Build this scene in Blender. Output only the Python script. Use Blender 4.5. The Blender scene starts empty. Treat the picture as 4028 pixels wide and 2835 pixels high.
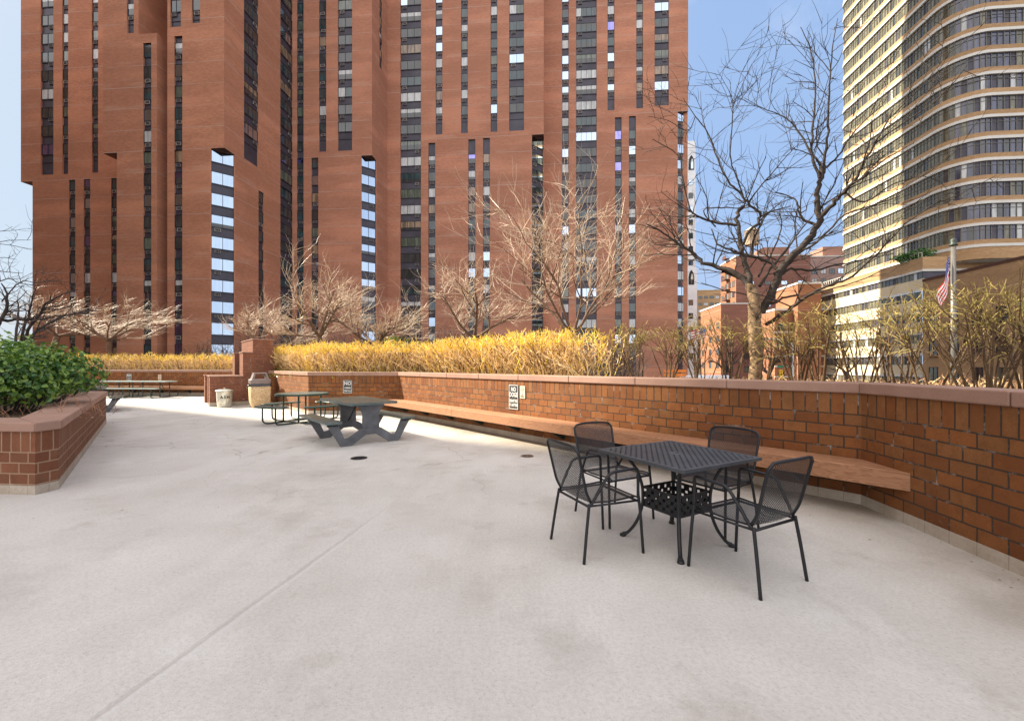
import bpy, math, random
from mathutils import Vector, Matrix

S = bpy.context.scene
COL = S.collection
R = math.radians
HC = 1.45                 # eye height
FPX, CX, HY = 1710.0, 2014.0, 1440.0   # lens in photo pixels, principal column, horizon row

# ------------------------------------------------------------------ basics
def at(x, y, D):
    """world point seen at photo pixel (x, y) at distance D along the view axis"""
    return Vector(((x - CX) / FPX * D, D, HC + (HY - y) / FPX * D))

def tag(o, label=None, cat=None, group=None, kind=None):
    if label: o['label'] = label
    if cat: o['category'] = cat
    if group: o['group'] = group
    if kind: o['kind'] = kind
    return o

def empty(name, loc=(0, 0, 0), rz=0.0):
    o = bpy.data.objects.new(name, None)
    o.empty_display_size = 0.2
    o.location = loc
    o.rotation_euler = (0, 0, rz)
    COL.objects.link(o)
    return o

def thing(name, label, cat, loc=(0, 0, 0), rz=0.0, group=None, kind='thing'):
    return tag(empty(name, loc, rz), label, cat, group, kind)

class MB:
    """collects faces, builds ONE mesh object"""
    def __init__(s):
        s.v, s.f, s.m, s.uv, s.sm = [], [], [], [], []
    def face(s, pts, mat=0, uv=None, smooth=False):
        i = len(s.v)
        s.v.extend([tuple(p) for p in pts])
        s.f.append(tuple(range(i, i + len(pts))))
        s.m.append(mat); s.sm.append(smooth)
        s.uv.append(uv)
    def raw(s, verts, faces, mat=0, smooth=True, uvs=None):
        i = len(s.v)
        s.v.extend([tuple(p) for p in verts])
        for k, f in enumerate(faces):
            s.f.append(tuple(i + j for j in f))
            s.m.append(mat); s.sm.append(smooth)
            s.uv.append(None if uvs is None else [uvs[j] for j in f])
    def box(s, c, size, rz=0.0, mat=0, M=None):
        hx, hy, hz = size[0] / 2, size[1] / 2, size[2] / 2
        P = [Vector((sx * hx, sy * hy, sz * hz)) for sz in (-1, 1) for sy in (-1, 1) for sx in (-1, 1)]
        Q = M if M is not None else Matrix.Rotation(rz, 3, 'Z')
        P = [Q @ p + Vector(c) for p in P]
        s.raw(P, [(0, 2, 3, 1), (4, 5, 7, 6), (0, 1, 5, 4), (2, 6, 7, 3), (0, 4, 6, 2), (1, 3, 7, 5)], mat, False)
    def tube(s, pts, r, n=8, mat=0, caps=True, smooth=True, flat=1.0):
        pts = [Vector(p) for p in pts]
        k = len(pts)
        rr = r if isinstance(r, (list, tuple)) else [r] * k
        t0 = (pts[1] - pts[0]).normalized()
        up = Vector((0, 0, 1)) if abs(t0.z) < .9 else Vector((1, 0, 0))
        a = t0.cross(up).normalized()
        V, F = [], []
        for i in range(k):
            t = (pts[min(i + 1, k - 1)] - pts[max(i - 1, 0)])
            if t.length < 1e-9: t = t0
            t.normalize()
            a = (a - t * a.dot(t))
            if a.length < 1e-6: a = t.orthogonal()
            a.normalize()
            b = t.cross(a)
            for j in range(n):
                w = 2 * math.pi * j / n
                V.append(pts[i] + (a * math.cos(w) + b * (math.sin(w) * flat)) * rr[i])
        for i in range(k - 1):
            for j in range(n):
                F.append((i * n + j, i * n + (j + 1) % n, (i + 1) * n + (j + 1) % n, (i + 1) * n + j))
        if caps and n > 2:
            F.append(tuple(reversed(range(n)))); F.append(tuple(range((k - 1) * n, k * n)))
        s.raw(V, F, mat, smooth)
    def lathe(s, prof, n=24, c=(0, 0, 0), mat=0, smooth=True, mod=None):
        V, F = [], []
        for (r, z) in prof:
            for j in range(n):
                w = 2 * math.pi * j / n
                q = r * (1 + (mod(j, z) if mod else 0))
                V.append((c[0] + q * math.cos(w), c[1] + q * math.sin(w), c[2] + z))
        for i in range(len(prof) - 1):
            for j in range(n):
                F.append((i * n + j, i * n + (j + 1) % n, (i + 1) * n + (j + 1) % n, (i + 1) * n + j))
        s.raw(V, F, mat, smooth)
    def prism(s, poly, z0, z1, mat=0, bottom=True):
        n = len(poly)
        V = [(p[0], p[1], z0) for p in poly] + [(p[0], p[1], z1) for p in poly]
        F = [(i, (i + 1) % n, n + (i + 1) % n, n + i) for i in range(n)] + [tuple(range(n, 2 * n))]
        if bottom: F.append(tuple(reversed(range(n))))
        s.raw(V, F, mat, False)
    def build(s, name, mats, parent=None, bevel=0.0, bseg=2, loc=None, rz=None):
        me = bpy.data.meshes.new(name)
        me.from_pydata(s.v, [], s.f)
        if not isinstance(mats, (list, tuple)): mats = [mats]
        for m in mats: me.materials.append(m)
        me.polygons.foreach_set('material_index', s.m)
        me.polygons.foreach_set('use_smooth', s.sm)
        if any(u is not None for u in s.uv):
            L = me.uv_layers.new(name='UVMap')
            flat = []
            for f, u in zip(s.f, s.uv):
                if u is None: u = [(0, 0)] * len(f)
                for q in u: flat.extend((q[0], q[1]))
            L.data.foreach_set('uv', flat)
        me.update()
        o = bpy.data.objects.new(name, me)
        COL.objects.link(o)
        if parent is not None: o.parent = parent
        if loc is not None: o.location = loc
        if rz is not None: o.rotation_euler = (0, 0, rz)
        if bevel > 0:
            b = o.modifiers.new('edge', 'BEVEL'); b.width = bevel; b.segments = bseg
            b.limit_method = 'ANGLE'; b.angle_limit = R(35)
        return o

def spline(pts, sub=5):
    pts = [Vector(p) for p in pts]
    out = []
    for i in range(len(pts) - 1):
        p0 = pts[max(i - 1, 0)]; p1 = pts[i]; p2 = pts[i + 1]; p3 = pts[min(i + 2, len(pts) - 1)]
        for k in range(sub):
            t = k / sub
            out.append(.5 * ((2 * p1) + (p2 - p0) * t + (2 * p0 - 5 * p1 + 4 * p2 - p3) * t * t + (3 * p1 - p0 - 3 * p2 + p3) * t ** 3))
    out.append(pts[-1])
    return out

def children(o):
    return [c for c in bpy.data.objects if c.parent == o]

def copy_tree(o, parent=None):
    c = o.copy(); COL.objects.link(c); c.parent = parent
    for ch in children(o): copy_tree(ch, c)
    return c

# ------------------------------------------------------------------ materials
class NT:
    def __init__(s, name):
        s.mat = bpy.data.materials.new(name); s.mat.use_nodes = True
        s.t = s.mat.node_tree; s.t.nodes.clear()
        s.out = s.n('ShaderNodeOutputMaterial'); s.b = s.n('ShaderNodeBsdfPrincipled')
        s.l(s.b.outputs[0], s.out.inputs[0])
    def n(s, t, **kw):
        k = s.t.nodes.new(t)
        for a, v in kw.items(): setattr(k, a, v)
        return k
    def l(s, a, b): s.t.links.new(a, b)
    def val(s, sock, v):
        if hasattr(v, 'is_output'): s.l(v, sock)
        else: sock.default_value = v
    def math(s, op, a, b=None, c=None, clamp=False):
        k = s.n('ShaderNodeMath', operation=op); k.use_clamp = clamp
        s.val(k.inputs[0], a)
        if b is not None: s.val(k.inputs[1], b)
        if c is not None: s.val(k.inputs[2], c)
        return k.outputs[0]
    def mix(s, f, a, b, mode='MIX'):
        k = s.n('ShaderNodeMix', data_type='RGBA', blend_type=mode)
        s.val(k.inputs[0], f)
        s.val(k.inputs[6], a if hasattr(a, 'is_output') else (*a, 1)); s.val(k.inputs[7], b if hasattr(b, 'is_output') else (*b, 1))
        return k.outputs[2]
    def noise(s, vec, scale, detail=3, rough=.55):
        k = s.n('ShaderNodeTexNoise'); k.inputs['Scale'].default_value = scale
        k.inputs['Detail'].default_value = detail; k.inputs['Roughness'].default_value = rough
        if vec is not None: s.l(vec, k.inputs['Vector'])
        return k.outputs[0]
    def ramp(s, f, stops):
        k = s.n('ShaderNodeValToRGB'); e = k.color_ramp.elements
        while len(e) < len(stops): e.new(.5)
        for i, (p, c) in enumerate(stops):
            e[i].position = p; e[i].color = (*c, 1) if len(c) == 3 else c
        s.l(f, k.inputs[0]); return k.outputs[0]
    def mapr(s, f, a, b, c, d):
        k = s.n('ShaderNodeMapRange'); s.l(f, k.inputs[0])
        for i, v in enumerate((a, b, c, d)): k.inputs[i + 1].default_value = v
        return k.outputs[0]
    def coord(s, which='Object'):
        return s.n('ShaderNodeTexCoord').outputs[which]
    def pos(s): return s.n('ShaderNodeNewGeometry').outputs['Position']
    def bump(s, h, strength=.4, dist=.01):
        k = s.n('ShaderNodeBump'); k.inputs['Strength'].default_value = strength; k.inputs['Distance'].default_value = dist
        s.l(h, k.inputs['Height']); s.l(k.outputs[0], s.b.inputs['Normal']); return k
    def col(s, c): s.val(s.b.inputs['Base Color'], c if hasattr(c, 'is_output') else (*c, 1))
    def rough(s, v): s.val(s.b.inputs['Roughness'], v)
    def metal(s, v): s.b.inputs['Metallic'].default_value = v
    def spec(s, v): s.b.inputs['Specular IOR Level'].default_value = v

def plain(name, c, rough=.6, metal=0.0, var=.12, scale=6.0, spec=.4, bump=0.0):
    m = NT(name); P = m.pos()
    nz = m.noise(P, scale, 4)
    d = tuple(x * (1 - var) for x in c); b = tuple(min(1, x * (1 + var)) for x in c)
    m.col(m.mix(m.mapr(nz, .3, .7, 0, 1), d, b)); m.rough(rough); m.metal(metal); m.spec(spec)
    if bump: m.bump(m.noise(P, scale * 12, 3), bump, .004)
    return m.mat

MAT = {}

def mk_concrete():
    m = NT('deck_concrete'); P = m.pos()
    big = m.noise(P, .28, 5, .6); mid = m.noise(P, 1.3, 5, .6); fine = m.noise(P, 42, 3, .6); grit = m.noise(P, 130, 2, .5)
    mp = m.n('ShaderNodeMapping'); mp.inputs['Scale'].default_value = (1.0, .18, 1); mp.inputs['Rotation'].default_value = (0, 0, R(35)); m.l(P, mp.inputs[0])
    streak = m.noise(mp.outputs[0], 1.6, 5, .62)
    c = m.mix(m.mapr(big, .3, .72, 0, 1), (.525, .495, .455), (.64, .61, .562))
    c = m.mix(m.mapr(mid, .42, .75, 0, .55), c, (.43, .395, .35))
    c = m.mix(m.mapr(streak, .52, .78, 0, .55), c, (.42, .385, .34))
    c = m.mix(m.mapr(streak, .18, .42, .45, 0), c, (.68, .66, .63))
    # brown leaf stain spots
    sp = m.noise(P, 3.1, 6, .7)
    c = m.mix(m.mapr(sp, .66, .74, 0, .45), c, (.30, .235, .165))
    c = m.mix(m.mapr(fine, .42, .7, 0, .26), c, (.30, .275, .25))
    blot = m.noise(P, .62, 6, .68)
    c = m.mix(m.mapr(blot, .53, .68, 0, .55), c, (.34, .305, .265))
    sm = m.noise(P, 1.7, 7, .72)
    c = m.mix(m.mapr(sm, .57, .72, 0, .5), c, (.33, .285, .235))
    c = m.mix(m.mapr(blot, .42, .28, 0, .5), c, (.70, .685, .66))
    pit = m.noise(P, 75, 2, .5)
    c = m.mix(m.mapr(pit, .60, .72, 0, .35), c, (.22, .2, .18))
    # brown dirt washed against the foot of the walls
    s0 = m.n('ShaderNodeSeparateXYZ'); m.l(P, s0.inputs[0])
    dw1 = m.math('ABSOLUTE', m.math('ADD', m.math('MULTIPLY', m.math('SUBTRACT', s0.outputs[0], 3.669), .766), m.math('MULTIPLY', m.math('SUBTRACT', s0.outputs[1], 4.566), .643)))
    dw2 = m.math('ABSOLUTE', m.math('ADD', m.math('MULTIPLY', m.math('SUBTRACT', s0.outputs[0], 3.669), .996), m.math('MULTIPLY', m.math('SUBTRACT', s0.outputs[1], 4.566), -.087)))
    dirt = m.math('MAXIMUM', m.mapr(dw1, .15, 1.25, .75, 0), m.mapr(dw2, .0, .8, .55, 0))
    dirt = m.math('MULTIPLY', dirt, m.mapr(mid, .3, .62, .45, 1))
    c = m.mix(dirt, c, (.27, .20, .125))
    # sealed expansion seam running away from the camera, and hairline cracks
    sx = m.n('ShaderNodeSeparateXYZ'); m.l(P, sx.inputs[0])
    wob = m.math('MULTIPLY', m.math('SUBTRACT', m.noise(P, 2.5, 3), .5), .035)
    d = m.math('ADD', m.math('SUBTRACT', sx.outputs[0], m.math('MULTIPLY_ADD', sx.outputs[1], .165, -2.02)), wob)
    ad = m.math('ABSOLUTE', d)
    fade = m.mapr(sx.outputs[1], 3.4, 4.8, 1, 0)
    seam = m.math('MULTIPLY', m.mapr(ad, .006, .02, 1, 0), fade)
    ridge = m.math('MULTIPLY', m.mapr(m.math('ABSOLUTE', m.math('SUBTRACT', d, .03)), .004, .03, 1, 0), fade)
    c = m.mix(m.math('MULTIPLY', seam, .24), c, (.26, .235, .21))
    c = m.mix(m.math('MULTIPLY', ridge, .3), c, (.62, .6, .58))
    vor = m.n('ShaderNodeTexVoronoi', feature='DISTANCE_TO_EDGE'); vor.inputs['Scale'].default_value = .42
    wp = m.n('ShaderNodeVectorMath', operation='ADD')
    nv = m.n('ShaderNodeTexNoise'); nv.inputs['Scale'].default_value = 1.2; m.l(P, nv.inputs['Vector'])
    m.l(P, wp.inputs[0]); m.l(nv.outputs['Color'], wp.inputs[1]); m.l(wp.outputs[0], vor.inputs['Vector'])
    crk = m.math('MULTIPLY', m.mapr(vor.outputs['Distance'], .0, .008, 1, 0), m.mapr(mid, .44, .56, 0, .7))
    crk = m.math('MULTIPLY', crk, m.mapr(sx.outputs[1], 4.5, 6.5, 0, 1))
    c = m.mix(crk, c, (.2, .17, .15))
    m.col(c); m.rough(m.mapr(fine, .3, .7, .55, .8)); m.spec(.3)
    h = m.math('ADD', m.math('MULTIPLY', grit, .5), m.math('MULTIPLY', fine, .6))
    h = m.math('ADD', h, m.math('MULTIPLY', ridge, 1.2)); h = m.math('SUBTRACT', h, m.math('MULTIPLY', seam, 1.5))
    m.bump(h, .55, .006)
    return m.mat

def mk_brick(name, c1, c2, c3, mortar, light=(.55, .5, .45), eff=.3, rowh=.1206, bw=.232, mort=.0075):
    """jumbo deck brick: UV u = metres along, v = metres above the bottom of the soldier course"""
    m = NT(name); uv = m.coord('UV'); P = m.pos()
    def bt(w, h, off):
        k = m.n('ShaderNodeTexBrick'); k.offset = off; k.squash = 1.0
        k.inputs['Scale'].default_value = 1; k.inputs['Brick Width'].default_value = w; k.inputs['Row Height'].default_value = h
        k.inputs['Mortar Size'].default_value = mort; k.inputs['Mortar Smooth'].default_value = .12; k.inputs['Bias'].default_value = 0
        k.inputs['Color1'].default_value = (0, 0, 0, 1); k.inputs['Color2'].default_value = (1, 1, 1, 1); k.inputs['Mortar'].default_value = (.5, .5, .5, 1)
        m.l(wv, k.inputs['Vector']); return k
    # a little wobble so joints are not ruler straight
    nz = m.n('ShaderNodeTexNoise'); nz.inputs['Scale'].default_value = 7; nz.inputs['Detail'].default_value = 2; m.l(P, nz.inputs['Vector'])
    wob = m.n('ShaderNodeVectorMath', operation='SCALE'); wob.inputs['Scale'].default_value = .009
    ctr = m.n('ShaderNodeVectorMath', operation='SUBTRACT'); m.l(nz.outputs['Color'], ctr.inputs[0]); ctr.inputs[1].default_value = (.5, .5, .5)
    m.l(ctr.outputs[0], wob.inputs[0])
    ad = m.n('ShaderNodeVectorMath', operation='ADD'); m.l(uv, ad.inputs[0]); m.l(wob.outputs[0], ad.inputs[1]); wv = ad.outputs[0]
    A = bt(bw, rowh, .5); B = bt(rowh, .3, 0.0)
    sx = m.n('ShaderNodeSeparateXYZ'); m.l(uv, sx.inputs[0])
    sel = m.math('GREATER_THAN', sx.outputs[1], 0.0)
    rnd = m.mix(sel, A.outputs[0], B.outputs[0])
    fac = m.math('ADD', m.math('MULTIPLY', A.outputs[1], m.math('SUBTRACT', 1, sel)), m.math('MULTIPLY', B.outputs[1], sel))
    edge = m.mapr(m.math('ABSOLUTE', sx.outputs[1]), .003, .007, 1, 0)
    fac = m.math('MAXIMUM', fac, edge)
    rr = m.n('ShaderNodeSeparateColor'); m.l(rnd, rr.inputs[0])
    c = m.ramp(rr.outputs[0], [(0, c1), (.35, c2), (.7, c3), (1, c1)])
    g = m.noise(P, 60, 4, .7); g2 = m.noise(P, 9, 4, .6); g3 = m.noise(P, 1.1, 4, .6)
    c = m.mix(m.mapr(g, .35, .7, 0, .45), c, tuple(x * .45 for x in c1))
    c = m.mix(m.mapr(g2, .45, .75, 0, .4), c, tuple(x * .5 for x in c2))
    c = m.mix(m.mapr(g3, .45, .7, 0, .35), c, tuple(x * .55 for x in c2))
    stain = m.math('MULTIPLY', m.mapr(sx.outputs[1], -.30, -.85, 0, .4), m.mapr(g3, .3, .6, .4, 1))
    c = m.mix(stain, c, tuple(x * .4 for x in c2))
    salt = m.mapr(m.noise(P, 3.1, 6, .75), .66, .75, 0, .22)
    c = m.mix(salt, c, light)
    mc = m.mix(m.mapr(m.noise(P, 5, 4, .7), .54, .7, 0, eff + .2), mortar, light)
    c = m.mix(fac, c, mc)
    m.col(c); m.rough(.8); m.spec(.25)
    h = m.math('ADD', m.math('MULTIPLY', m.math('SUBTRACT', 1, fac), 1.0), m.math('MULTIPLY', g, .25))
    m.bump(h, .8, .012)
    return m.mat

def mk_coping():
    m = NT('coping_stone'); P = m.pos()
    g = m.noise(P, 90, 3, .6); b = m.noise(P, 2.2, 5, .6); b2 = m.noise(P, .8, 3)
    c = m.mix(m.mapr(b, .3, .7, 0, 1), (.31, .185, .135), (.385, .24, .18))
    c = m.mix(m.mapr(b2, .5, .75, 0, .5), c, (.24, .13, .10))
    c = m.mix(m.mapr(g, .4, .7, 0, .3), c, (.18, .09, .07))
    m.col(c); m.rough(.75); m.spec(.3); m.bump(g, .3, .004); return m.mat

def mk_base():
    m = NT('base_course'); P = m.pos(); uv = m.coord('UV')
    k = m.n('ShaderNodeTexBrick'); k.offset = 0
    for a, v in (('Scale', 1), ('Brick Width', .232), ('Row Height', .6), ('Mortar Size', .004), ('Mortar Smooth', .3)): k.inputs[a].default_value = v
    m.l(uv, k.inputs['Vector'])
    n = m.noise(P, 30, 4); n2 = m.noise(P, 2.5, 4)
    c = m.mix(m.mapr(n2, .3, .7, 0, 1), (.34, .28, .215), (.47, .41, .34))
    c = m.mix(m.mapr(n, .4, .7, 0, .3), c, (.25, .2, .15))
    c = m.mix(m.math('MULTIPLY', k.outputs[1], .6), c, (.2, .16, .12))
    m.col(c); m.rough(.85); m.spec(.2); m.bump(n, .4, .006); return m.mat

def mk_wood():
    m = NT('bench_planks'); P = m.pos(); uv = m.coord('UV')
    mp = m.n('ShaderNodeMapping'); mp.inputs['Scale'].default_value = (1.2, 9, 1); m.l(uv, mp.inputs[0])
    n = m.n('ShaderNodeTexNoise'); n.inputs['Scale'].default_value = 1.6; n.inputs['Detail'].default_value = 3; n.inputs['Distortion'].default_value = .8
    m.l(mp.outputs[0], n.inputs['Vector'])
    w = m.math('SINE', m.math('MULTIPLY', n.outputs[0], 75))
    c = m.mix(m.mapr(w, -.2, 1, 0, .65), (.36, .178, .09), (.20, .082, .038))
    big = m.noise(P, .9, 3); c = m.mix(m.mapr(big, .4, .7, 0, .35), c, (.47, .22, .13))
    m.col(c); m.rough(.62); m.spec(.35); m.bump(w, .25, .003); return m.mat

def mk_tower(name, c1, c2, floor_h, z_line, band=(.55, .34, .24)):
    """far brick facade: UV u = metres along, v = height"""
    m = NT(name); uv = m.coord('UV'); P = m.pos()
    k = m.n('ShaderNodeTexBrick'); k.offset = .5
    for a, v in (('Scale', 1), ('Brick Width', .42), ('Row Height', .14), ('Mortar Size', .016), ('Mortar Smooth', .2)): k.inputs[a].default_value = v
    k.inputs['Color1'].default_value = (0, 0, 0, 1); k.inputs['Color2'].default_value = (1, 1, 1, 1); k.inputs['Mortar'].default_value = (.5, .5, .5, 1)
    m.l(uv, k.inputs['Vector'])
    rr = m.n('ShaderNodeSeparateColor'); m.l(k.outputs[0], rr.inputs[0])
    sx = m.n('ShaderNodeSeparateXYZ'); m.l(uv, sx.inputs[0])
    big = m.noise(P, .09, 4, .6); mid = m.noise(P, .5, 4, .6)
    c = m.mix(rr.outputs[0], c1, c2)
    c = m.mix(m.mapr(big, .38, .68, 0, .55), c, tuple(x * .68 for x in c1))
    mp = m.n('ShaderNodeMapping'); mp.inputs['Scale'].default_value = (.25, 3.0, 1); m.l(uv, mp.inputs[0])
    st = m.noise(mp.outputs[0], .9, 4, .65)
    c = m.mix(m.mapr(st, .56, .7, 0, .26), c, band)
    c = m.mix(m.mapr(st, .3, .42, .22, 0), c, tuple(x * .6 for x in c2))
    c = m.mix(m.math('MULTIPLY', k.outputs[1], .4), c, (.40, .25, .19))
    mp3 = m.n('ShaderNodeMapping'); mp3.inputs['Scale'].default_value = (.07, .33, 1); m.l(uv, mp3.inputs[0])
    pan = m.noise(mp3.outputs[0], 1.0, 2, .5)
    c = m.mix(m.mapr(pan, .4, .62, 0, .30), c, tuple(x * .62 for x in c2))
    c = m.mix(m.mapr(pan, .46, .32, 0, .35), c, tuple(min(1, x * 1.22) for x in c1))
    # pale shelf-angle joint at every floor, broken up
    fl = m.math('FRACT', m.math('DIVIDE', m.math('ADD', sx.outputs[1], -z_line + 1000 * floor_h), floor_h))
    ln = m.math('LESS_THAN', fl, .030)
    mp2 = m.n('ShaderNodeMapping'); mp2.inputs['Scale'].default_value = (.12, .3, 1); m.l(uv, mp2.inputs[0])
    br = m.mapr(m.noise(mp2.outputs[0], 1, 3, .6), .40, .56, .15, .85)
    c = m.mix(m.math('MULTIPLY', ln, br), c, (.46, .32, .26))
    patch = m.math('MULTIPLY', m.math('LESS_THAN', fl, .24), m.mapr(m.noise(mp2.outputs[0], 1.7, 2, .5),   .52, .68, 0, .32))
    c = m.mix(patch, c, band)
    m.col(c); m.rough(.85); m.spec(.2)
    return m.mat

def mk_glass(name, c, rough=.06, spec=.9, metal=0.0, var=.5, coat=0.0):
    m = NT(name); P = m.pos()
    mp = m.n('ShaderNodeMapping'); mp.inputs['Scale'].default_value = (1.6, 1.6, .25); m.l(P, mp.inputs[0])
    n = m.noise(mp.outputs[0], 1.3, 3, .6)
    m.col(m.mix(m.mapr(n, .4, .62, 0, 1), tuple(x * (1 - var) for x in c), c)); m.rough(rough); m.spec(spec); m.metal(metal)
    m.b.inputs['Coat Weight'].default_value = coat; m.b.inputs['Coat Roughness'].default_value = .04
    w = m.noise(P, .7, 2); m.bump(w, .04, .02)
    return m.mat

def mk_perf(name, c, pitch, hole, rough=.45, metal=.3):
    """coated sheet with a grid of punched holes"""
    m = NT(name); uv = m.coord('UV')
    mp = m.n('ShaderNodeMapping'); mp.inputs['Rotation'].default_value = (0, 0, R(45)); mp.inputs['Scale'].default_value = (1 / pitch, 1 / pitch, 1); m.l(uv, mp.inputs[0])
    v = m.n('ShaderNodeTexVoronoi', voronoi_dimensions='2D'); v.inputs['Scale'].default_value = 1; v.inputs['Randomness'].default_value = 0
    m.l(mp.outputs[0], v.inputs['Vector'])
    f = m.math('LESS_THAN', v.outputs['Distance'], hole)
    tr = m.n('ShaderNodeBsdfTransparent'); mx = m.n('ShaderNodeMixShader')
    m.col(c); m.rough(rough); m.metal(metal)
    m.l(f, mx.inputs[0]); m.l(m.b.outputs[0], mx.inputs[1]); m.l(tr.outputs[0], mx.inputs[2]); m.l(mx.outputs[0], m.out.inputs[0])
    return m.mat

def mk_leaf(name, a, b):
    m = NT(name); P = m.pos()
    oi = m.noise(P, 11, 2)
    m.col(m.mix(m.mapr(oi, .35, .65, 0, 1), a, b)); m.rough(.28); m.spec(.6)
    tl = m.n('ShaderNodeBsdfTranslucent'); tl.inputs[0].default_value = (b[0] * 1.3, b[1] * 1.3, b[2] * .7, 1)
    mx = m.n('ShaderNodeMixShader'); mx.inputs[0].default_value = .25
    m.l(m.b.outputs[0], mx.inputs[1]); m.l(tl.outputs[0], mx.inputs[2]); m.l(mx.outputs[0], m.out.inputs[0])
    return m.mat

def mk_aggregate():
    m = NT('pebble_aggregate'); P = m.pos()
    v = m.n('ShaderNodeTexVoronoi'); v.inputs['Scale'].default_value = 55; m.l(P, v.inputs['Vector'])
    s = m.n('ShaderNodeSeparateColor'); m.l(v.outputs['Color'], s.inputs[0])
    c = m.ramp(s.outputs[0], [(0, (.28, .17, .08)), (.4, (.55, .38, .2)), (.75, (.66, .5, .3)), (1, (.4, .27, .15))])
    m.col(c); m.rough(.8); m.bump(v.outputs['Distance'], .6, .008); return m.mat

MAT['concrete'] = mk_concrete()
MAT['brick'] = mk_brick('deck_brick', (.295, .108, .032), (.182, .062, .020), (.262, .116, .042), (.055, .038, .026))
MAT['brick_planter'] = mk_brick('planter_brick', (.22, .085, .042), (.155, .055, .028), (.195, .085, .045), (.30, .19, .12), eff=.1)
MAT['brick_bbq'] = mk_brick('barbecue_brick', (.29, .115, .062), (.22, .08, .048), (.26, .105, .058), (.12, .07, .05), rowh=.11, bw=.24)
MAT['coping'] = mk_coping(); MAT['base'] = mk_base(); MAT['wood'] = mk_wood()
MAT['soil'] = plain('planter_soil', (.13, .085, .05), .95, var=.45, scale=9, bump=.6)
MAT['black'] = plain('black_metal', (.017, .018, .021), .42, .2, var=.2)
MAT['table_top'] = plain('table_lattice', (.062, .067, .075), .5, .1, var=.2)
MAT['black_mesh'] = mk_perf('black_mesh', (.024, .025, .029), .0105, .30)
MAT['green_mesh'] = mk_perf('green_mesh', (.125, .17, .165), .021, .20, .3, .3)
MAT['sunlit_mesh'] = mk_perf('sunlit_green_mesh', (.36, .44, .41), .021, .15, .3, .1)  # lighter copy of the green mesh, sun glare put into the colour
MAT['green_metal'] = plain('green_metal', (.012, .055, .042), .35, .1, var=.2)
MAT['green_pipe'] = plain('dark_green_pipe', (.03, .05, .045), .4, .3, var=.2)
MAT['gray_leg'] = plain('dark_gray_panel', (.105, .11, .12), .7, 0, var=.4, scale=3.5, bump=.2)
MAT['galv'] = plain('galvanised_steel', (.55, .54, .47), .38, .55, var=.25, scale=9)
MAT['brown_plastic'] = plain('brown_plastic', (.21, .165, .15), .45)
MAT['bag'] = plain('bin_bag', (.02, .02, .024), .25, spec=.7)
MAT['aggregate'] = mk_aggregate()
MAT['sign_dark'] = plain('sign_dark', (.05, .05, .045), .4)
MAT['sign_white'] = plain('sign_white', (.58, .58, .56), .5, var=.06)
MAT['sign_tan'] = plain('sign_tan', (.62, .5, .38), .5)
MAT['ink'] = plain('dark_ink', (.02, .018, .016), .6)
MAT['bracket'] = plain('bracket_steel', (.05, .065, .055), .5, .4)
MAT['drain'] = plain('drain_iron', (.045, .04, .042), .5, .6, var=.4, scale=30)
MAT['drain_rust'] = plain('rusty_drain', (.15, .10, .07), .7, .3, var=.5, scale=40)
MAT['dark'] = plain('dark_gap', (.012, .01, .01), .9)
MAT['tower'] = mk_tower('tower_brick', (.56, .245, .14), (.43, .178, .10), 2.75, 29.0)
MAT['tower2'] = mk_tower('tower_brick_far', (.55, .245, .15), (.42, .178, .108), 2.75, 29.0)
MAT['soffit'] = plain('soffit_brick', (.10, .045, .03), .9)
MAT['spandrel'] = plain('spandrel_metal', (.06, .055, .072), .45, .2, var=.25, scale=.6)
MAT['acw'] = plain('ac_frame_pale', (.42, .38, .34), .6)
MAT['ac'] = plain('ac_grille', (.16, .145, .14), .6, .1)
MAT['wframe'] = plain('window_frame', (.03, .028, .035), .4, .3)
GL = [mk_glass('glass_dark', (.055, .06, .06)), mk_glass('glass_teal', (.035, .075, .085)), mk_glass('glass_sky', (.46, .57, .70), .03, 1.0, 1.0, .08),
      mk_glass('glass_blind', (.55, .56, .55), .3, .6, 0, .3, .6), mk_glass('glass_warm', (.33, .23, .15), .25, .6, 0, .6, .5), mk_glass('glass_green', (.13, .16, .12), .15, .7, 0, .5, .5),
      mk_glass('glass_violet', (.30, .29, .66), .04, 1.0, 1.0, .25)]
MAT['tan_brick'] = mk_tower('tan_brick', (.50, .32, .165), (.38, .23, .11), 2.9, 20.5, (.55, .4, .27))
MAT['tan_brick2'] = mk_tower('tan_brick_low', (.46, .29, .15), (.36, .22, .11), 3.0, 0.3, (.5, .34, .2))
MAT['cream'] = plain('cream_panel', (.62, .51, .34), .7, var=.08, scale=.5)
MAT['white_stone'] = plain('white_band', (.62, .60, .55), .6, var=.06, scale=.8)
MAT['sunlit_glass'] = mk_glass('glass_olive_sunlit', (.20, .185, .12), .1, .7, 0, .6)  # lighter panes: sun on the left face put into the glass colour
MAT['tan_frame'] = plain('tan_frame', (.13, .12, .10), .5)
MAT['shaded_glass'] = mk_glass('glass_blue_shaded', (.075, .08, .14), .06, .9, 0, .6)  # darker panes: shade on the front put into the glass colour
MAT['red_brick'] = mk_tower('red_brick', (.34, .16, .12), (.28, .125, .095), 2.9, 0, (.45, .22, .16))
MAT['orange_brick'] = mk_tower('orange_brick', (.33, .145, .075), (.27, .11, .056), 3.0, 0, (.45, .2, .1))
MAT['pink_brick'] = mk_tower('pink_brick', (.48, .33, .29), (.40, .25, .21), 3.0, 0, (.55, .42, .38))
MAT['white_tower'] = plain('white_masonry', (.74, .77, .80), .8, var=.12, scale=.2)
MAT['asphalt'] = plain('asphalt', (.055, .055, .058), .9, var=.2, scale=.8)
MAT['bark'] = plain('bark', (.034, .024, .018), .85, var=.45, scale=22, bump=.7)
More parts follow.
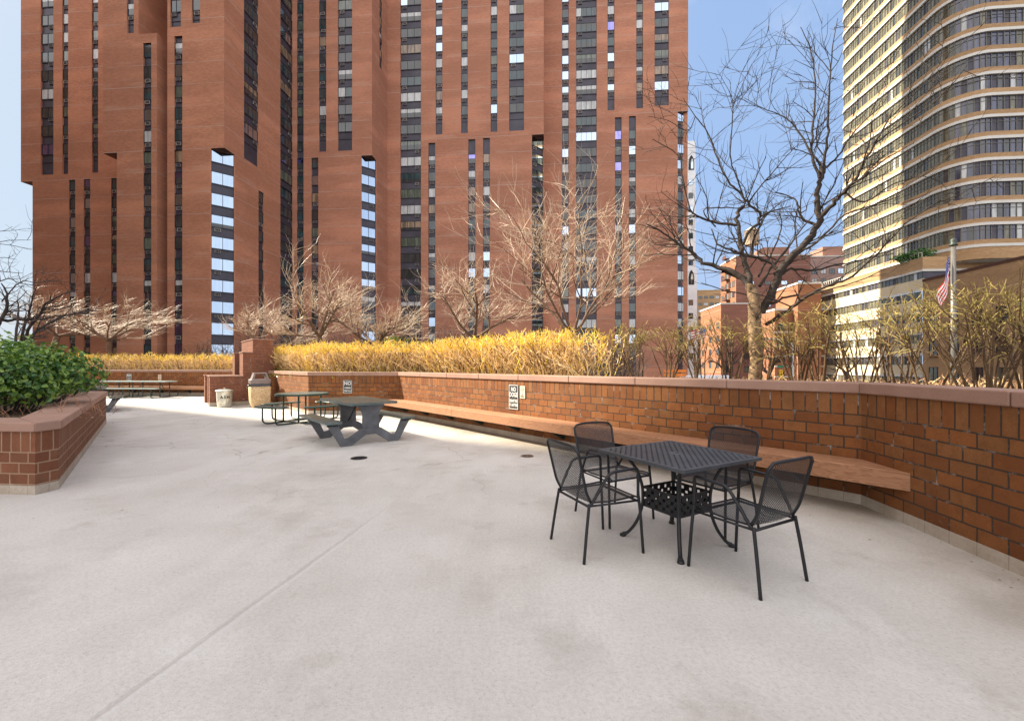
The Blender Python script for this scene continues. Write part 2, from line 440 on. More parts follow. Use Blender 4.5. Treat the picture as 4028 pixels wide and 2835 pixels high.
MAT['bark_trunk'] = plain('flaky_bark', (.19, .125, .07), .9, var=.9, scale=19, bump=.9)
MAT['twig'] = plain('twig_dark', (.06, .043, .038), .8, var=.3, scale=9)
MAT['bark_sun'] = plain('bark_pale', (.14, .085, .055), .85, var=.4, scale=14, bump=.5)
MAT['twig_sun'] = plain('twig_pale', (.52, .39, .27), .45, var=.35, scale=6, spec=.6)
MAT['straw'] = plain('straw_twig', (.78, .56, .27), .55, var=.25, scale=5)
MAT['straw_tip'] = plain('yellow_tip', (.88, .62, .06), .55, var=.2, scale=5)
MAT['straw_brown'] = plain('brown_stem', (.20, .11, .045), .7, var=.35, scale=5)
MAT['shrub_stem'] = plain('shrub_stem', (.095, .055, .025), .8, var=.35, scale=12)
MAT['shrub_tip'] = plain('shrub_tip', (.29, .22, .06), .7, var=.3, scale=9)
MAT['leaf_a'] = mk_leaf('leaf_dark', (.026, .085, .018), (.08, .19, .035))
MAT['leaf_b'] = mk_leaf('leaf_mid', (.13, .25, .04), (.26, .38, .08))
MAT['leaf_c'] = mk_leaf('leaf_bud', (.20, .25, .02), (.32, .35, .03))
MAT['dry'] = plain('dry_litter', (.33, .17, .10), .9, var=.5, scale=5)
MAT['flag_red'] = plain('flag_red', (.62, .02, .02), .7); MAT['flag_white'] = plain('flag_white', (.78, .78, .78), .7); MAT['flag_blue'] = plain('flag_blue', (.03, .05, .28), .7)
MAT['pole'] = plain('pole_metal', (.15, .14, .125), .4, .3)
MAT['orange'] = plain('orange_plastic', (.75, .20, .02), .5); MAT['yellow'] = plain('yellow_paint', (.75, .45, .02), .5); MAT['street_green'] = plain('street_sign_green', (.01, .25, .12), .5)
MAT['van'] = plain('van_white', (.75, .76, .78), .3, var=.04); MAT['tyre'] = plain('tyre', (.02, .02, .02), .8)
MAT['tank'] = plain('tank_wood', (.40, .30, .21), .8, var=.2)

# ------------------------------------------------------------------ setting: deck and street
mb = MB()
mb.face([(-34, -14, 0), (14, -14, 0), (14, 30, 0), (-34, 30, 0)])
tag(mb.build('deck_floor', MAT['concrete']), kind='structure')
mb = MB(); mb.face([(-900, -600, -2), (900, -600, -2), (900, 1500, -2), (-900, 1500, -2)])
tag(mb.build('street', MAT['asphalt']), kind='structure')

g5 = R(5)
E1 = Vector((math.cos(g5), -math.sin(g5), 0))      # along the frontal faces, to the right
E2 = Vector((math.sin(g5), math.cos(g5), 0))       # away from the camera
def ab(a, b, z=0.0):
    return E1 * a + E2 * b + Vector((0, 0, z))
def dirv(deg):
    return Vector((math.sin(R(deg)), math.cos(R(deg)), 0))

# ------------------------------------------------------------------ brick walls with coping
def offset_line(pts, d):
    """offset an open polyline to its left (looking along it) by d, mitred"""
    out = []
    n = len(pts)
    for i in range(n):
        a = (pts[i] - pts[i - 1]).normalized() if i > 0 else None
        b = (pts[i + 1] - pts[i]).normalized() if i < n - 1 else None
        na = Vector((-a.y, a.x, 0)) if a else None
        nb = Vector((-b.y, b.x, 0)) if b else None
        if na is None: m = nb
        elif nb is None: m = na
        else:
            m = (na + nb); m = m / (m.dot(na))
        out.append(pts[i] + m * d)
    return out

def wall_run(name, label, pts, thick, base_h, sold_z, cop0, cop1, brick, kind='thing', cop_over=.03, cop_w=None, joint=1.42, merge=None):
    """a run of brick wall; pts go so that the visible face is on their RIGHT"""
    t = thing(name, label, 'wall', tuple(pts[0]), kind=kind)
    o = pts[0].copy()
    P = [p - o for p in pts]
    back = offset_line(P, thick)
    wb, bb = MB(), MB()
    u = 0.0
    for i in range(len(P) - 1):
        L = (P[i + 1] - P[i]).length
        for (A, B, flip) in ((P[i], P[i + 1], False), (back[i + 1], back[i], False)):
            z0, z1 = base_h, cop0
            q = [(A.x, A.y, z0), (B.x, B.y, z0), (B.x, B.y, z1), (A.x, A.y, z1)]
            uv = [(u, z0 - sold_z), (u + L, z0 - sold_z), (u + L, z1 - sold_z), (u, z1 - sold_z)]
            wb.face(q, 0, uv)
        u += L
    for (A, B) in ((back[0], P[0]), (P[-1], back[-1])):
        L = (B - A).length
        wb.face([(A.x, A.y, base_h), (B.x, B.y, base_h), (B.x, B.y, cop0), (A.x, A.y, cop0)], 0, [(0, base_h - sold_z), (L, base_h - sold_z), (L, cop0 - sold_z), (0, cop0 - sold_z)])
    wb.build('brick_face', brick, t)
    # base course, 8 mm proud
    fr = offset_line(P, -.006); bk = offset_line(P, thick)
    u = 0
    for i in range(len(P) - 1):
        A, B = fr[i], fr[i + 1]; L = (B - A).length
        bb.face([(A.x, A.y, 0), (B.x, B.y, 0), (B.x, B.y, base_h), (A.x, A.y, base_h)], 0, [(u, 0.01), (u + L, .01), (u + L, .01 + base_h), (u, .01 + base_h)])
        A2, B2 = bk[i], bk[i + 1]
        bb.face([(A.x, A.y, base_h), (B.x, B.y, base_h), (B2.x, B2.y, base_h), (A2.x, A2.y, base_h)], 0, [(u, .05)] * 4)
        u += L
    for (A, B) in ((bk[0], fr[0]), (fr[-1], bk[-1])):
        bb.face([(A.x, A.y, 0), (B.x, B.y, 0), (B.x, B.y, base_h), (A.x, A.y, base_h)], 0, [(0, .01), (.3, .01), (.3, .1), (0, .1)])
    bb.build('base_course', MAT['base'], t)
    # coping stones with open joints
    cw = cop_w or thick + 2 * cop_over
    f = offset_line(P, -cop_over); k = offset_line(P, cw - cop_over)
    if merge is not None:      # short chamfer: its inner edge shrinks to one point
        i0 = merge; d0 = (k[i0 - 1] - k[i0]) ; d0 = (P[i0] - P[i0 - 1]).normalized(); d1 = (P[i0 + 2] - P[i0 + 1]).normalized()
        n0 = Vector((-d0.y, d0.x, 0)); n1 = Vector((-d1.y, d1.x, 0)); w_ = cw - cop_over
        a_ = P[i0] + n0 * w_; c_ = P[i0 + 1] + n1 * w_
        den = d0.x * d1.y - d0.y * d1.x; e_ = c_ - a_
        tt_ = (e_.x * d1.y - e_.y * d1.x) / den
        k[i0] = k[i0 + 1] = a_ + d0 * tt_
    cb = MB()
    for i in range(len(P) - 1):
        L = (f[i + 1] - f[i]).length; n = max(1, round(L / joint)); g = .004 / L
        for j in range(n):
            s0 = j / n + (g if j > 0 else 0); s1 = (j + 1) / n - (g if j < n - 1 else 0)
            q = [f[i].lerp(f[i + 1], s0), f[i].lerp(f[i + 1], s1), k[i].lerp(k[i + 1], s1), k[i].lerp(k[i + 1], s0)]
            cb.prism([(p.x, p.y) for p in q], cop0, cop1)
    cb.build('coping', MAT['coping'], t, bevel=.014, bseg=3)
    # mortar behind the coping joints
    return t

def on(p0, deg, s): return p0 + dirv(deg) * s
B_ = Vector((3.669, 4.566, 0)); A_ = on(B_, -40, 10.97)
C_ = on(A_, -85, 2.815); D_ = Vector((-9.33, 16.70, 0))
W2e = on(B_, 185, 9.0)
main_wall = wall_run('planter_wall', 'long brown brick planter wall with stone coping wrapping the right side of the deck', [D_, C_, A_, B_, W2e], .30, .103, .937, 1.163, 1.276, MAT['brick'])

# far wall
F1 = Vector((-12.2, 20.95, 0)); F0 = on(F1, -85, 11.45); FL = on(F0, 230, 3.0)
far_wall = wall_run('planter_wall', 'shaded brick planter wall at the far end of the deck behind the long tables', [FL, F0, F1], .30, .16, .937, 1.163, 1.276, MAT['brick'])

# left planter: P0 (out of frame left) -> P1 -> P2 -> P3 -> P4
P1 = Vector((-5.38, 4.905, 0)); P2 = on(P1, 5, .235); P3 = on(P2, -40, 7.75)
P4 = on(P3, -85, 5.0); P0 = on(P1, -85, 3.8)
left_wall = wall_run('planter_wall', 'low brick planter wall with wide pink coping around the green bushes', [P0, P1, P2, P3, P4], .30, .102, .475, .709, .815, MAT['brick_planter'], cop_w=.44, merge=1)

def sheet(name, poly, z, mat, kind='structure'):
    b = MB(); b.face([(p[0], p[1], z) for p in poly]); return tag(b.build(name, mat), kind=kind)
sheet('soil', [P0 + Vector((-.1, .1, 0)), P1 + Vector((-.1, .1, 0)), P2 + Vector((-.1, .0, 0)), P3 + Vector((-.1, -.05, 0)), P4 + Vector((0, -.1, 0))], .705, MAT['soil'])
# planter soil behind the main wall and the far wall
nW1 = dirv(50)
main_soil = [D_ + dirv(50) * .2, C_ + Vector((.1, .2, 0)), A_ + Vector((.1, .2, 0)), B_ + dirv(50) * .2, W2e + dirv(95) * .2, W2e + dirv(95) * 4, B_ + dirv(50) * 5.5, A_ + dirv(40) * 6, D_ + dirv(20) * 7]
sheet('soil', main_soil, 1.05, MAT['soil'])
sheet('soil', [FL + Vector((0, .2, 0)), F0 + Vector((0, .2, 0)), F1 + Vector((0, .2, 0)), F1 + Vector((3, 8, 0)), F0 + Vector((-6, 8, 0))], 1.05, MAT['soil'])

# ------------------------------------------------------------------ benches on the walls
def bench(name, label, p0, deg, L, depth, ztop, fas, mitre0, mitre1, nbr, phase):
    """p0 at the wall, running deg; the deck is on the LEFT when looking along (deg) - depth goes that way"""
    d = dirv(deg); n = dirv(deg - 90)
    t = thing(name, label, 'bench', tuple(p0))
    O = Vector((0, 0, 0))
    nose = .035
    b = MB()
    cuts = [i * L / 3 for i in range(4)]
    # two seat planks lengthwise, joints at the cuts
    rows = [(0.012, depth * .49), (depth * .5, depth - nose)]
    for (r0, r1) in rows:
        for i in range(3):
            s0 = cuts[i] + (.002 if i else 0); s1 = cuts[i + 1] - (.002 if i < 2 else 0)
            q = []
            for (s, r) in ((s0, r0), (s1, r0), (s1, r1), (s0, r1)):
                e = s + (mitre0 * r if s == cuts[0] else 0) + (mitre1 * r if s == cuts[3] else 0)
                q.append((O + d * e + n * r, s, r))
            V = [(p.x, p.y, ztop - .04) for p, s, r in q] + [(p.x, p.y, ztop) for p, s, r in q]
            U = [(s, r) for p, s, r in q]
            F = [(0, 1, 5, 4), (1, 2, 6, 5), (2, 3, 7, 6), (3, 0, 4, 7), (4, 5, 6, 7), (3, 2, 1, 0)]
            b.raw(V, F, 0, False, U + U)
    b.build('seat_planks', MAT['wood'], t, bevel=.004, bseg=1)
    b = MB()
    for i in range(3):
        s0 = cuts[i] + (.002 if i else 0); s1 = cuts[i + 1] - (.002 if i < 2 else 0)
        q = []
        for (s, r) in ((s0, depth - nose + .001), (s1, depth - nose + .001), (s1, depth), (s0, depth)):
            e = s + (mitre0 * r if s == cuts[0] else 0) + (mitre1 * r if s == cuts[3] else 0)
            q.append((O + d * e + n * r, s))
        V = [(p.x, p.y, ztop - fas) for p, s in q] + [(p.x, p.y, ztop + .003) for p, s in q]
        U = [(s, 0) for p, s in q] + [(s, fas) for p, s in q]
        b.raw(V, [(0, 1, 5, 4), (1, 2, 6, 5), (2, 3, 7, 6), (3, 0, 4, 7), (4, 5, 6, 7), (3, 2, 1, 0)], 0, False, U)
    b.build('fascia', MAT['wood'], t, bevel=.005, bseg=1)
    for i in range(nbr):
        s = phase + i * (L - 2 * phase) / (nbr - 1)
        b = MB()
        prof = [(.0, ztop - .045), (depth - .06, ztop - .045), (depth - .06, ztop - .17), (.06, ztop - .33), (0, ztop - .33)]
        A = [O + d * (s - .02) + n * r + Vector((0, 0, z)) for r, z in prof]
        C = [O + d * (s + .02) + n * r + Vector((0, 0, z)) for r, z in prof]
        m = len(prof)
        b.raw(A + C, [tuple(range(m)), tuple(reversed(range(m, 2 * m)))] + [(i2, i2 + m, (i2 + 1) % m + m, (i2 + 1) % m) for i2 in range(m)], 0, False)
        b.build('bracket', MAT['bracket'], t)
    return t
bench('wall_bench', 'long red brown plank bench fixed along the right hand brick wall', B_, -40, 10.97, .445, .477, .165, -1.0, 1.0, 9, .55)
bench('wall_bench', 'plank bench fixed along the shaded far wall behind the long tables', F1, -85, 11.45, .445, .477, .15, -.0, .0, 8, .6)

# ------------------------------------------------------------------ barbecue
NB = dirv(50); QB = dirv(-40)
BP = Vector((-10.78, 15.5, 0))
bbq = thing('brick_barbecue', 'stepped brown brick barbecue with tall chimney and low side walls', 'barbecue', tuple(BP))
def bq(w, q, z): return NB * w + QB * q + Vector((0, 0, z))
def brick_block(name, w0, w1, q0, q1, z0, z1, parent, sold=True, cap=True, base=True):
    b = MB()
    ring = [(w0, q0), (w1, q0), (w1, q1), (w0, q1)]
    for i in range(4):
        (a0, c0), (a1, c1) = ring[i], ring[(i + 1) % 4]
        L = math.hypot(a1 - a0, c1 - c0); zs = z1 - .22
        b.face([bq(a0, c0, z0), bq(a1, c1, z0), bq(a1, c1, z1), bq(a0, c0, z1)], 0, [(0, z0 - zs), (L, z0 - zs), (L, z1 - zs), (0, z1 - zs)])
    b.face([bq(a, c, z1) for a, c in ring], 0, [(0, -.05)] * 4)
    o = b.build(name, MAT['brick_bbq'], parent)
    if cap:
        b = MB(); e = .025
        V = [bq(w0 - e, q0 - e, z1), bq(w1 + e, q0 - e, z1), bq(w1 + e, q1 + e, z1), bq(w0 - e, q1 + e, z1)]
        V += [v + Vector((0, 0, .035)) for v in V]
        b.raw(V, [(0, 1, 5, 4), (1, 2, 6, 5), (2, 3, 7, 6), (3, 0, 4, 7), (4, 5, 6, 7), (3, 2, 1, 0)], 0, False)
        b.build('cap_slab', MAT['coping'], o, bevel=.008)
    return o
brick_block('chimney', 1.34, 2.05, 0, 2.55, 0.0, 2.45, bbq)
brick_block('firebox_pier', 1.02, 1.337, 0, .78, .0, 1.95, bbq)
brick_block('firebox_pier', 1.02, 1.337, 2.0, 2.55, .0, 1.95, bbq)
brick_block('low_wall', 0, 1.017, 0, .30, 0, 1.07, bbq)
brick_block('low_wall', .05, 1.017, 1.05, 1.3, 0, 1.07, bbq)
brick_block('low_wall', .05, 1.017, 2.25, 2.55, 0, 1.07, bbq)
b = MB()
b.face([bq(1.2, .78, .9), bq(1.2, 2.0, .9), bq(1.2, 2.0, 1.95), bq(1.2, .78, 1.95)])
for k in range(9):
    q = .95 + k * .11; b.tube([bq(.4, q, 1.0), bq(1.19, q, 1.0)], .008, 5)
b.tube([bq(1.1, .86, 1.05), bq(1.1, .86, 1.85)], .03, 6)
b.build('fire_grate', MAT['dark'], bbq)
b = MB(); b.face([bq(.06, -.008, 0), bq(2.05, -.008, 0), bq(2.05, -.008, .15), bq(.06, -.008, .15)], 0, [(0, .01), (2, .01), (2, .1), (0, .1)])
b.face([bq(-.008, .3, 0), bq(-.008, -.008, 0), bq(-.008, -.008, .15), bq(-.008, .3, .15)], 0, [(0, .01), (.3, .01), (.3, .1), (0, .1)])
b.face([bq(-.008, -.008, 0), bq(.06, -.008, 0), bq(.06, -.008, .15), bq(-.008, -.008, .15)], 0, [(0, .01), (.07, .01), (.07, .1), (0, .1)])
b.build('base_course', MAT['base'], bbq)

# ------------------------------------------------------------------ lettering
def text(s, size, mat, parent, loc, rot, bold=.0, align='CENTER', sx=1.0, name='lettering', ext=.001):
    c = bpy.data.curves.new(name, 'FONT'); c.body = s; c.size = size; c.align_x = align; c.align_y = 'CENTER'
    c.offset = bold; c.extrude = ext; c.resolution_u = 3
    tmp = bpy.data.objects.new(name, c)
    me = bpy.data.meshes.new_from_object(tmp); me.name = name; bpy.data.objects.remove(tmp)
    me.materials.clear(); me.materials.append(mat)
    o = bpy.data.objects.new(name, me); COL.objects.link(o)
    o.parent = parent; o.location = loc; o.rotation_euler = rot; o.scale = (sx, 1, 1)
    return o

# ------------------------------------------------------------------ ash can
can = thing('ash_can', 'small ribbed galvanised metal ash can with lid beside the barbecue', 'trash can', (-10.2, 15.42, 0), R(-30))
b = MB()
b.lathe([(.0, .004), (.205, .004), (.21, .02), (.215, .05), (.22, .07), (.235, .3), (.25, .55), (.258, .57), (.25, .585)], 64, mod=lambda j, z: (.022 if j % 4 < 2 else -.01) if .06 < z < .54 else 0)
b.build('can_body', MAT['galv'], can)
b = MB(); b.lathe([(.272, .565), (.275, .59), (.262, .6), (.2, .625), (.1, .64), (.001, .645)], 40)
b.lathe([(.02, .64), (.035, .655), (.03, .685), (.001, .69)], 14)
b.build('lid', MAT['galv'], can)
for s in (-1, 1):
    b = MB(); b.tube(spline([(s * .24, -.06, .47), (s * .285, -.05, .45), (s * .285, .05, .45), (s * .24, .06, .47)], 4), .008, 6)
    b.build('handle', MAT['galv'], can)
for k, ch in enumerate('ASH'):
    w = R(-23) + (k - 1) * R(23)
    text(ch, .13, MAT['ink'], can, (math.cos(w) * .246, math.sin(w) * .246, .36), (R(85), 0, w + R(90)), .004, ext=.004)

# ------------------------------------------------------------------ pebble trash receptacle
bn = thing('litter_bin', 'square pebble aggregate litter bin with brown plastic hood and black bag', 'litter bin', (-8.95, 15.42, 0), R(38))
def rrect(w, d, r, n=5):
    out = []
    for (cx, cy, a0) in ((w / 2 - r, d / 2 - r, 0), (-w / 2 + r, d / 2 - r, 90), (-w / 2 + r, -d / 2 + r, 180), (w / 2 - r, -d / 2 + r, 270)):
        for k in range(n + 1):
            a = R(a0 + 90 * k / n); out.append((cx + r * math.cos(a), cy + r * math.sin(a)))
    return out
def loft(b, sections, mat=0, smooth=True, cap0=True, cap1=True):
    n = len(sections[0][0]); V = []
    for ring, z in sections: V += [(x, y, z) for x, y in ring]
    F = []
    for i in range(len(sections) - 1):
        for j in range(n): F.append((i * n + j, i * n + (j + 1) % n, (i + 1) * n + (j + 1) % n, (i + 1) * n + j))
    if cap0: F.append(tuple(reversed(range(n))))
    if cap1: F.append(tuple(range((len(sections) - 1) * n, len(sections) * n)))
    b.raw(V, F, mat, smooth)
b = MB(); loft(b, [(rrect(.50, .50, .05), 0), (rrect(.55, .55, .05), .05), (rrect(.605, .605, .04), .22), (rrect(.63, .63, .04), .55), (rrect(.635, .635, .04), .78)])
b.build('bin_body', MAT['aggregate'], bn)
b = MB(); rng = random.Random(3)
rings = []
for z, w in ((.74, .64), (.77, .66), (.80, .665), (.83, .64)):
    rg = rrect(w, w, .05, 8); rings.append(([(x * (1 + rng.uniform(-.015, .015)), y * (1 + rng.uniform(-.015, .015))) for x, y in rg], z + 0))
loft(b, rings, cap0=False, cap1=False)
b.tube(spline([(-.33, -.1, .80), (-.37, -.13, .76), (-.39, -.1, .70)], 3), [.03] * 6 + [.012], 6)
b.build('bin_liner', MAT['bag'], bn)
hood = MB(); loft(hood, [(rrect(.63, .63, .04), .835), (rrect(.64, .64, .04), .97), (rrect(.60, .60, .05), .995)])
for sx in (-1, 1):
    hood.raw([Vector(p) for p in ((sx * .27, -.25, .99), (sx * .27, .25, .99), (sx * .20, .2, 1.19), (sx * .20, -.2, 1.19), (sx * .20, -.25, .99), (sx * .20, .25, .99), (sx * .14, .2, 1.19), (sx * .14, -.2, 1.19))],
             [(0, 1, 2, 3), (4, 7, 6, 5), (0, 3, 7, 4), (1, 5, 6, 2), (3, 2, 6, 7), (0, 4, 5, 1)], 0, False)
hood.box((0, 0, 1.20), (.42, .42, .035))
hood.build('bin_hood', MAT['brown_plastic'], bn, bevel=.008)

# ------------------------------------------------------------------ signs
def sign(name, label, at_pt, deg, w, h, zc, mats, lines, cat='sign', border=True, group=None):
    """flat sign on a wall face running deg, facing left of it"""
    d = dirv(deg); n = dirv(deg - 90)
    t = thing(name, label, cat, tuple(at_pt + n * .012 + Vector((0, 0, zc))), 0, group)
    # local frame: x across (reading direction), y up, z out
    rz = math.atan2(-d.y, -d.x)
    t.rotation_euler = (R(90), 0, rz)
    b = MB(); b.box((0, 0, 0), (w, h, .006)); b.build('sign_plate', mats[0], t, bevel=.002, bseg=1)
    if border:
        b = MB(); k = .012
        for (cx, cy, sx, sy) in ((0, h / 2 - .014, w - .016, k), (0, -h / 2 + .014, w - .016, k), (-w / 2 + .014, 0, k, h - .04), (w / 2 - .014, 0, k, h - .04)):
            b.box((cx, cy, .0045), (sx, sy, .002))
        b.build('sign_border', mats[1], t)
    for (s, y, size, bold, sx) in lines:
        text(s, size, mats[1], t, (0, y, .0045), (0, 0, 0), bold, sx=sx, ext=.0006)
    return t
def wallpt(p0, deg, x):
    """point on the wall line (from p0 along deg) that lies in photo column x"""
    r = (x - CX) / FPX; d = dirv(deg)
    s = (r * p0.y - p0.x) / (d.x - r * d.y)
    return p0 + d * s
w1pt = wallpt(B_, -40, 2022)
DK = (MAT['sign_dark'], MAT['sign_white']); TN = (MAT['sign_tan'], MAT['ink'])
sign('notice_sign', 'dark sign reading NO DOGS PERMITTED AT ANYTIME above the long bench', w1pt, -40, .30, .51, .82, DK,
     [('NO', .155, .115, .004, .82), ('DOGS', .045, .125, .004, .74), ('PERMITTED', -.08, .078, .003, .62), ('AT ANYTIME', -.165, .078, .003, .6)])
def smoke_sign(label, pt, deg, zc, k=1.0):
    t = sign('notice_sign', label, pt, deg, .155 * k, .25 * k, zc, TN, [('NO', -.045 * k, .034 * k, .001, .8), ('SMOKING', -.085 * k, .034 * k, .001, .7)], border=False)
    b = MB()
    n = 28; r1, r0 = .046 * k, .039 * k
    for j in range(n):
        a, c = 2 * math.pi * j / n, 2 * math.pi * (j + 1) / n
        b.face([(r0 * math.cos(a), .05 * k + r0 * math.sin(a), .0042), (r1 * math.cos(a), .05 * k + r1 * math.sin(a), .0042), (r1 * math.cos(c), .05 * k + r1 * math.sin(c), .0042), (r0 * math.cos(c), .05 * k + r0 * math.sin(c), .0042)])
    b.box((-.004 * k, .044 * k, .0045), (.045 * k, .008 * k, .002))
    b.tube(spline([(.018 * k, .054 * k, .0045), (.024 * k, .062 * k, .0045), (.018 * k, .07 * k, .0045), (.024 * k, .078 * k, .0045)], 3), .002 * k, 4)
    b.build('no_smoking_symbol', MAT['ink'], t)
    return t
smoke_sign('small tan NO SMOKING sign right of the dogs notice', wallpt(B_, -40, 2057), -40, .93)
sign('notice_sign', 'dark sign reading NO CLIMBING THESE WALLS behind the square picnic table', wallpt(C_, 95, 1368), -85, .29, .40, .83, DK,
     [('NO', .10, .15, .005, .95), ('CLIMBING', -.035, .066, .003, .66), ('THESE WALLS', -.125, .066, .003, .55)])
sign('notice_sign', 'dark sign with white NO on the far wall above the long tables', wallpt(F1, -85, 509), -85, .27, .40, .88, DK,
     [('NO', .10, .15, .005, .95), ('CLIMBING', -.035, .062, .003, .62), ('THESE WALLS', -.125, .062, .003, .5)])
smoke_sign('small tan NO SMOKING sign on the far shaded wall', wallpt(F1, -85, 629), -85, .90, 1.1)

# ------------------------------------------------------------------ floor drains
def drain(label, x, y, r, mat, slots):
    D = FPX * HC / (y - HY)
    t = thing('floor_drain', label, 'drain', ((x - CX) / FPX * D, D, .004))
    b = MB(); b.lathe([(r * .82, .002), (r * .82, .007), (r, .006), (r * 1.02, 0)], 36); b.build('rim', mat, t)
    b = MB(); n = 36
    b.face([(r * .82 * math.cos(2 * math.pi * j / n), r * .82 * math.sin(2 * math.pi * j / n), .001) for j in range(n)])
    b.build('grate', MAT['dark'], t)
    b = MB()
    for k in range(slots):
        y0 = -r * .7 + 1.4 * r * k / (slots - 1); w = math.sqrt(max(0, (r * .82) ** 2 - y0 * y0)); b.box((0, y0, .004), (2 * w, r * .09, .004))
    b.box((0, 0, .004), (r * .12, 1.6 * r, .0045))
    b.build('bars', mat, t)
drain('dark round floor drain in the middle of the deck', 1412, 1802, .125, MAT['drain'], 6)
drain('rusty round floor drain near the long bench', 2074, 1794, .10, MAT['drain_rust'], 9)

# ------------------------------------------------------------------ bistro table and chairs
def make_chair(label, cat='chair'):
    t = thing('mesh_armchair', label, cat, group='black mesh armchairs around the square table')
    bk, ms = MAT['black'], MAT['black_mesh']
    # seat sheet
    def seat_pt(u, v):
        x = u * (.232 if v > .2 else .225); y = -.215 + v * .455
        z = .432 + .012 * v - .022 * math.sin(math.pi * v) * (1 - .5 * u * u) + .0
        if v > .86: z -= ((v - .86) / .14) ** 2 * .028
        return Vector((x, y, z))
    b = MB(); N, M = 8, 14
    def grid(fn, mat=0, su=.46, sv=.46):
        V, U = [], []
        for j in range(M + 1):
            for i in range(N + 1):
                u = -1 + 2 * i / N; v = j / M
                V.append(fn(u, v)); U.append((u * su / 2, v * sv))
        b.raw(V, [(j * (N + 1) + i, j * (N + 1) + i + 1, (j + 1) * (N + 1) + i + 1, (j + 1) * (N + 1) + i) for j in range(M) for i in range(N)], mat, True, U)
    grid(seat_pt)
    rim = [seat_pt(-1, v / 10) for v in range(0, 11)] + [seat_pt(u / 4, 1) for u in range(-3, 4)] + [seat_pt(1, 1 - v / 10) for v in range(0, 11)]
    b.tube(rim, .007, 6, 1)
    b.build('seat', [ms, bk], t)
    # backrest
    def back_pt(u, v):
        w = .228 + .014 * v
        if v > .9: w -= (.035 * ((v - .9) / .1) ** 2)
        y = -.215 - .025 * math.sin(min(1, v / .25) * math.pi / 2) - .105 * v + .030 * u * u - .02
        z = .432 + v * .43 - (.012 * abs(u) ** 3 if v > .9 else 0)
        return Vector((u * w, y, z))
    b = MB(); grid(back_pt)
    rim = [back_pt(-1, v / 14) for v in range(0, 15)] + [back_pt(u / 5, 1) for u in range(-4, 5)] + [back_pt(1, 1 - v / 14) for v in range(0, 15)]
    b.tube(rim, .011, 8, 1)
    b.build('backrest', [ms, bk], t)
    for s in (-1, 1):
        b = MB(); b.tube(spline([(s * .268, .245, 0), (s * .258, .225, .30), (s * .25, .21, .46)], 4), .0115, 8); b.build('leg', bk, t)
        b = MB(); b.tube(spline([(s * .255, -.285, 0), (s * .24, -.25, .25), (s * .228, -.222, .425)], 4), .0115, 8); b.build('leg', bk, t)
        b = MB()
        b.tube(spline([(s * .25, .21, .44), (s * .252, .207, .59), (s * .254, .204, .636), (s * .256, .192, .655), (s * .259, .16, .661), (s * .266, .0, .655), (s * .266, -.05, .648), (s * .262, -.085, .62), (s * .252, -.13, .55), (s * .238, -.19, .45), (s * .23, -.215, .41)], 4), .0115, 8)
        b.build('armrest', bk, t)
    b = MB()
    b.tube([(-.228, -.225, .405), (.228, -.225, .405)], .010, 8); b.tube([(-.25, .205, .405), (.25, .205, .405)], .010, 8)
    for s in (-1, 1): b.tube([(s * .228, -.225, .408), (s * .25, .205, .408)], .008, 6)
    b.build('seat_frame', bk, t)
    return t
chair_spots = [  # centre, facing (deg from +Y)
    ((.690, 3.530), 67, 'black mesh armchair on the near left of the square table, its back to the left'),
    ((.995, 4.225), 152, 'black mesh armchair at the far left of the square table facing the camera'),
    ((1.830, 3.955), 238, 'black mesh armchair between the square table and the long bench'),
    ((1.635, 3.070), -28, 'black mesh armchair nearest the camera with its back to us'),
]
proto = make_chair(chair_spots[0][2])
for i, ((x, y), fdeg, lab) in enumerate(chair_spots):
    o = proto if i == 0 else copy_tree(proto)
    o.location = (x, y, 0); o.rotation_euler = (0, 0, -R(fdeg)); o['label'] = lab

tb = thing('patio_table', 'square black lattice top metal patio table with curved legs', 'table', (1.36, 3.61, 0), R(29))
b = MB(); Wt = .905; h = Wt / 2; zt = .73; th = .012; brd = .035
for (cx, cy, sx, sy) in ((0, h - brd / 2, Wt, brd), (0, -h + brd / 2, Wt, brd), (-h + brd / 2, 0, brd, Wt - 2 * brd), (h - brd / 2, 0, brd, Wt - 2 * brd)):
    b.box((cx, cy, zt - .012), (sx, sy, .024))
inner = Wt - 2 * brd; n = 28; c = inner / n
def lat(i, j): return (-inner / 2 + i * c, -inner / 2 + j * c)
for i in range(n):
    for j in range(n):
        x, y = lat(i, j); cx, cy = x + c / 2, y + c / 2
        if math.hypot(cx, cy) < .045: continue
        if (i + j) % 2 == 0:   # solid cell
            b.box((cx, cy, zt - .007), (c * 1.27, c * 1.27, th))
        else:
            pass
b.lathe([(.024, zt - .014), (.024, zt + .001), (.05, zt + .001), (.055, zt - .004), (.055, zt - .014)], 24)
b.build('tabletop', MAT['table_top'], tb)
for k in range(4):
    a = R(45 + 90 * k); ca, sa = math.cos(a), math.sin(a)
    prof = [(.52, .715), (.42, .69), (.33, .60), (.275, .47), (.262, .36), (.272, .25), (.315, .13), (.375, .045), (.42, .015)]
    pts = spline([(r * ca, r * sa, z) for r, z in prof], 5)
    b = MB(); b.tube(pts, [.016] * (len(pts) - 4) + [.018, .021, .024, .022], 8, flat=.8)
    b.lathe([(.0, 0), (.026, 0), (.028, .008), (.022, .02), (.001, .026)], 14, (.425 * ca, .425 * sa, 0))
    b.build('leg', MAT['black'], tb)
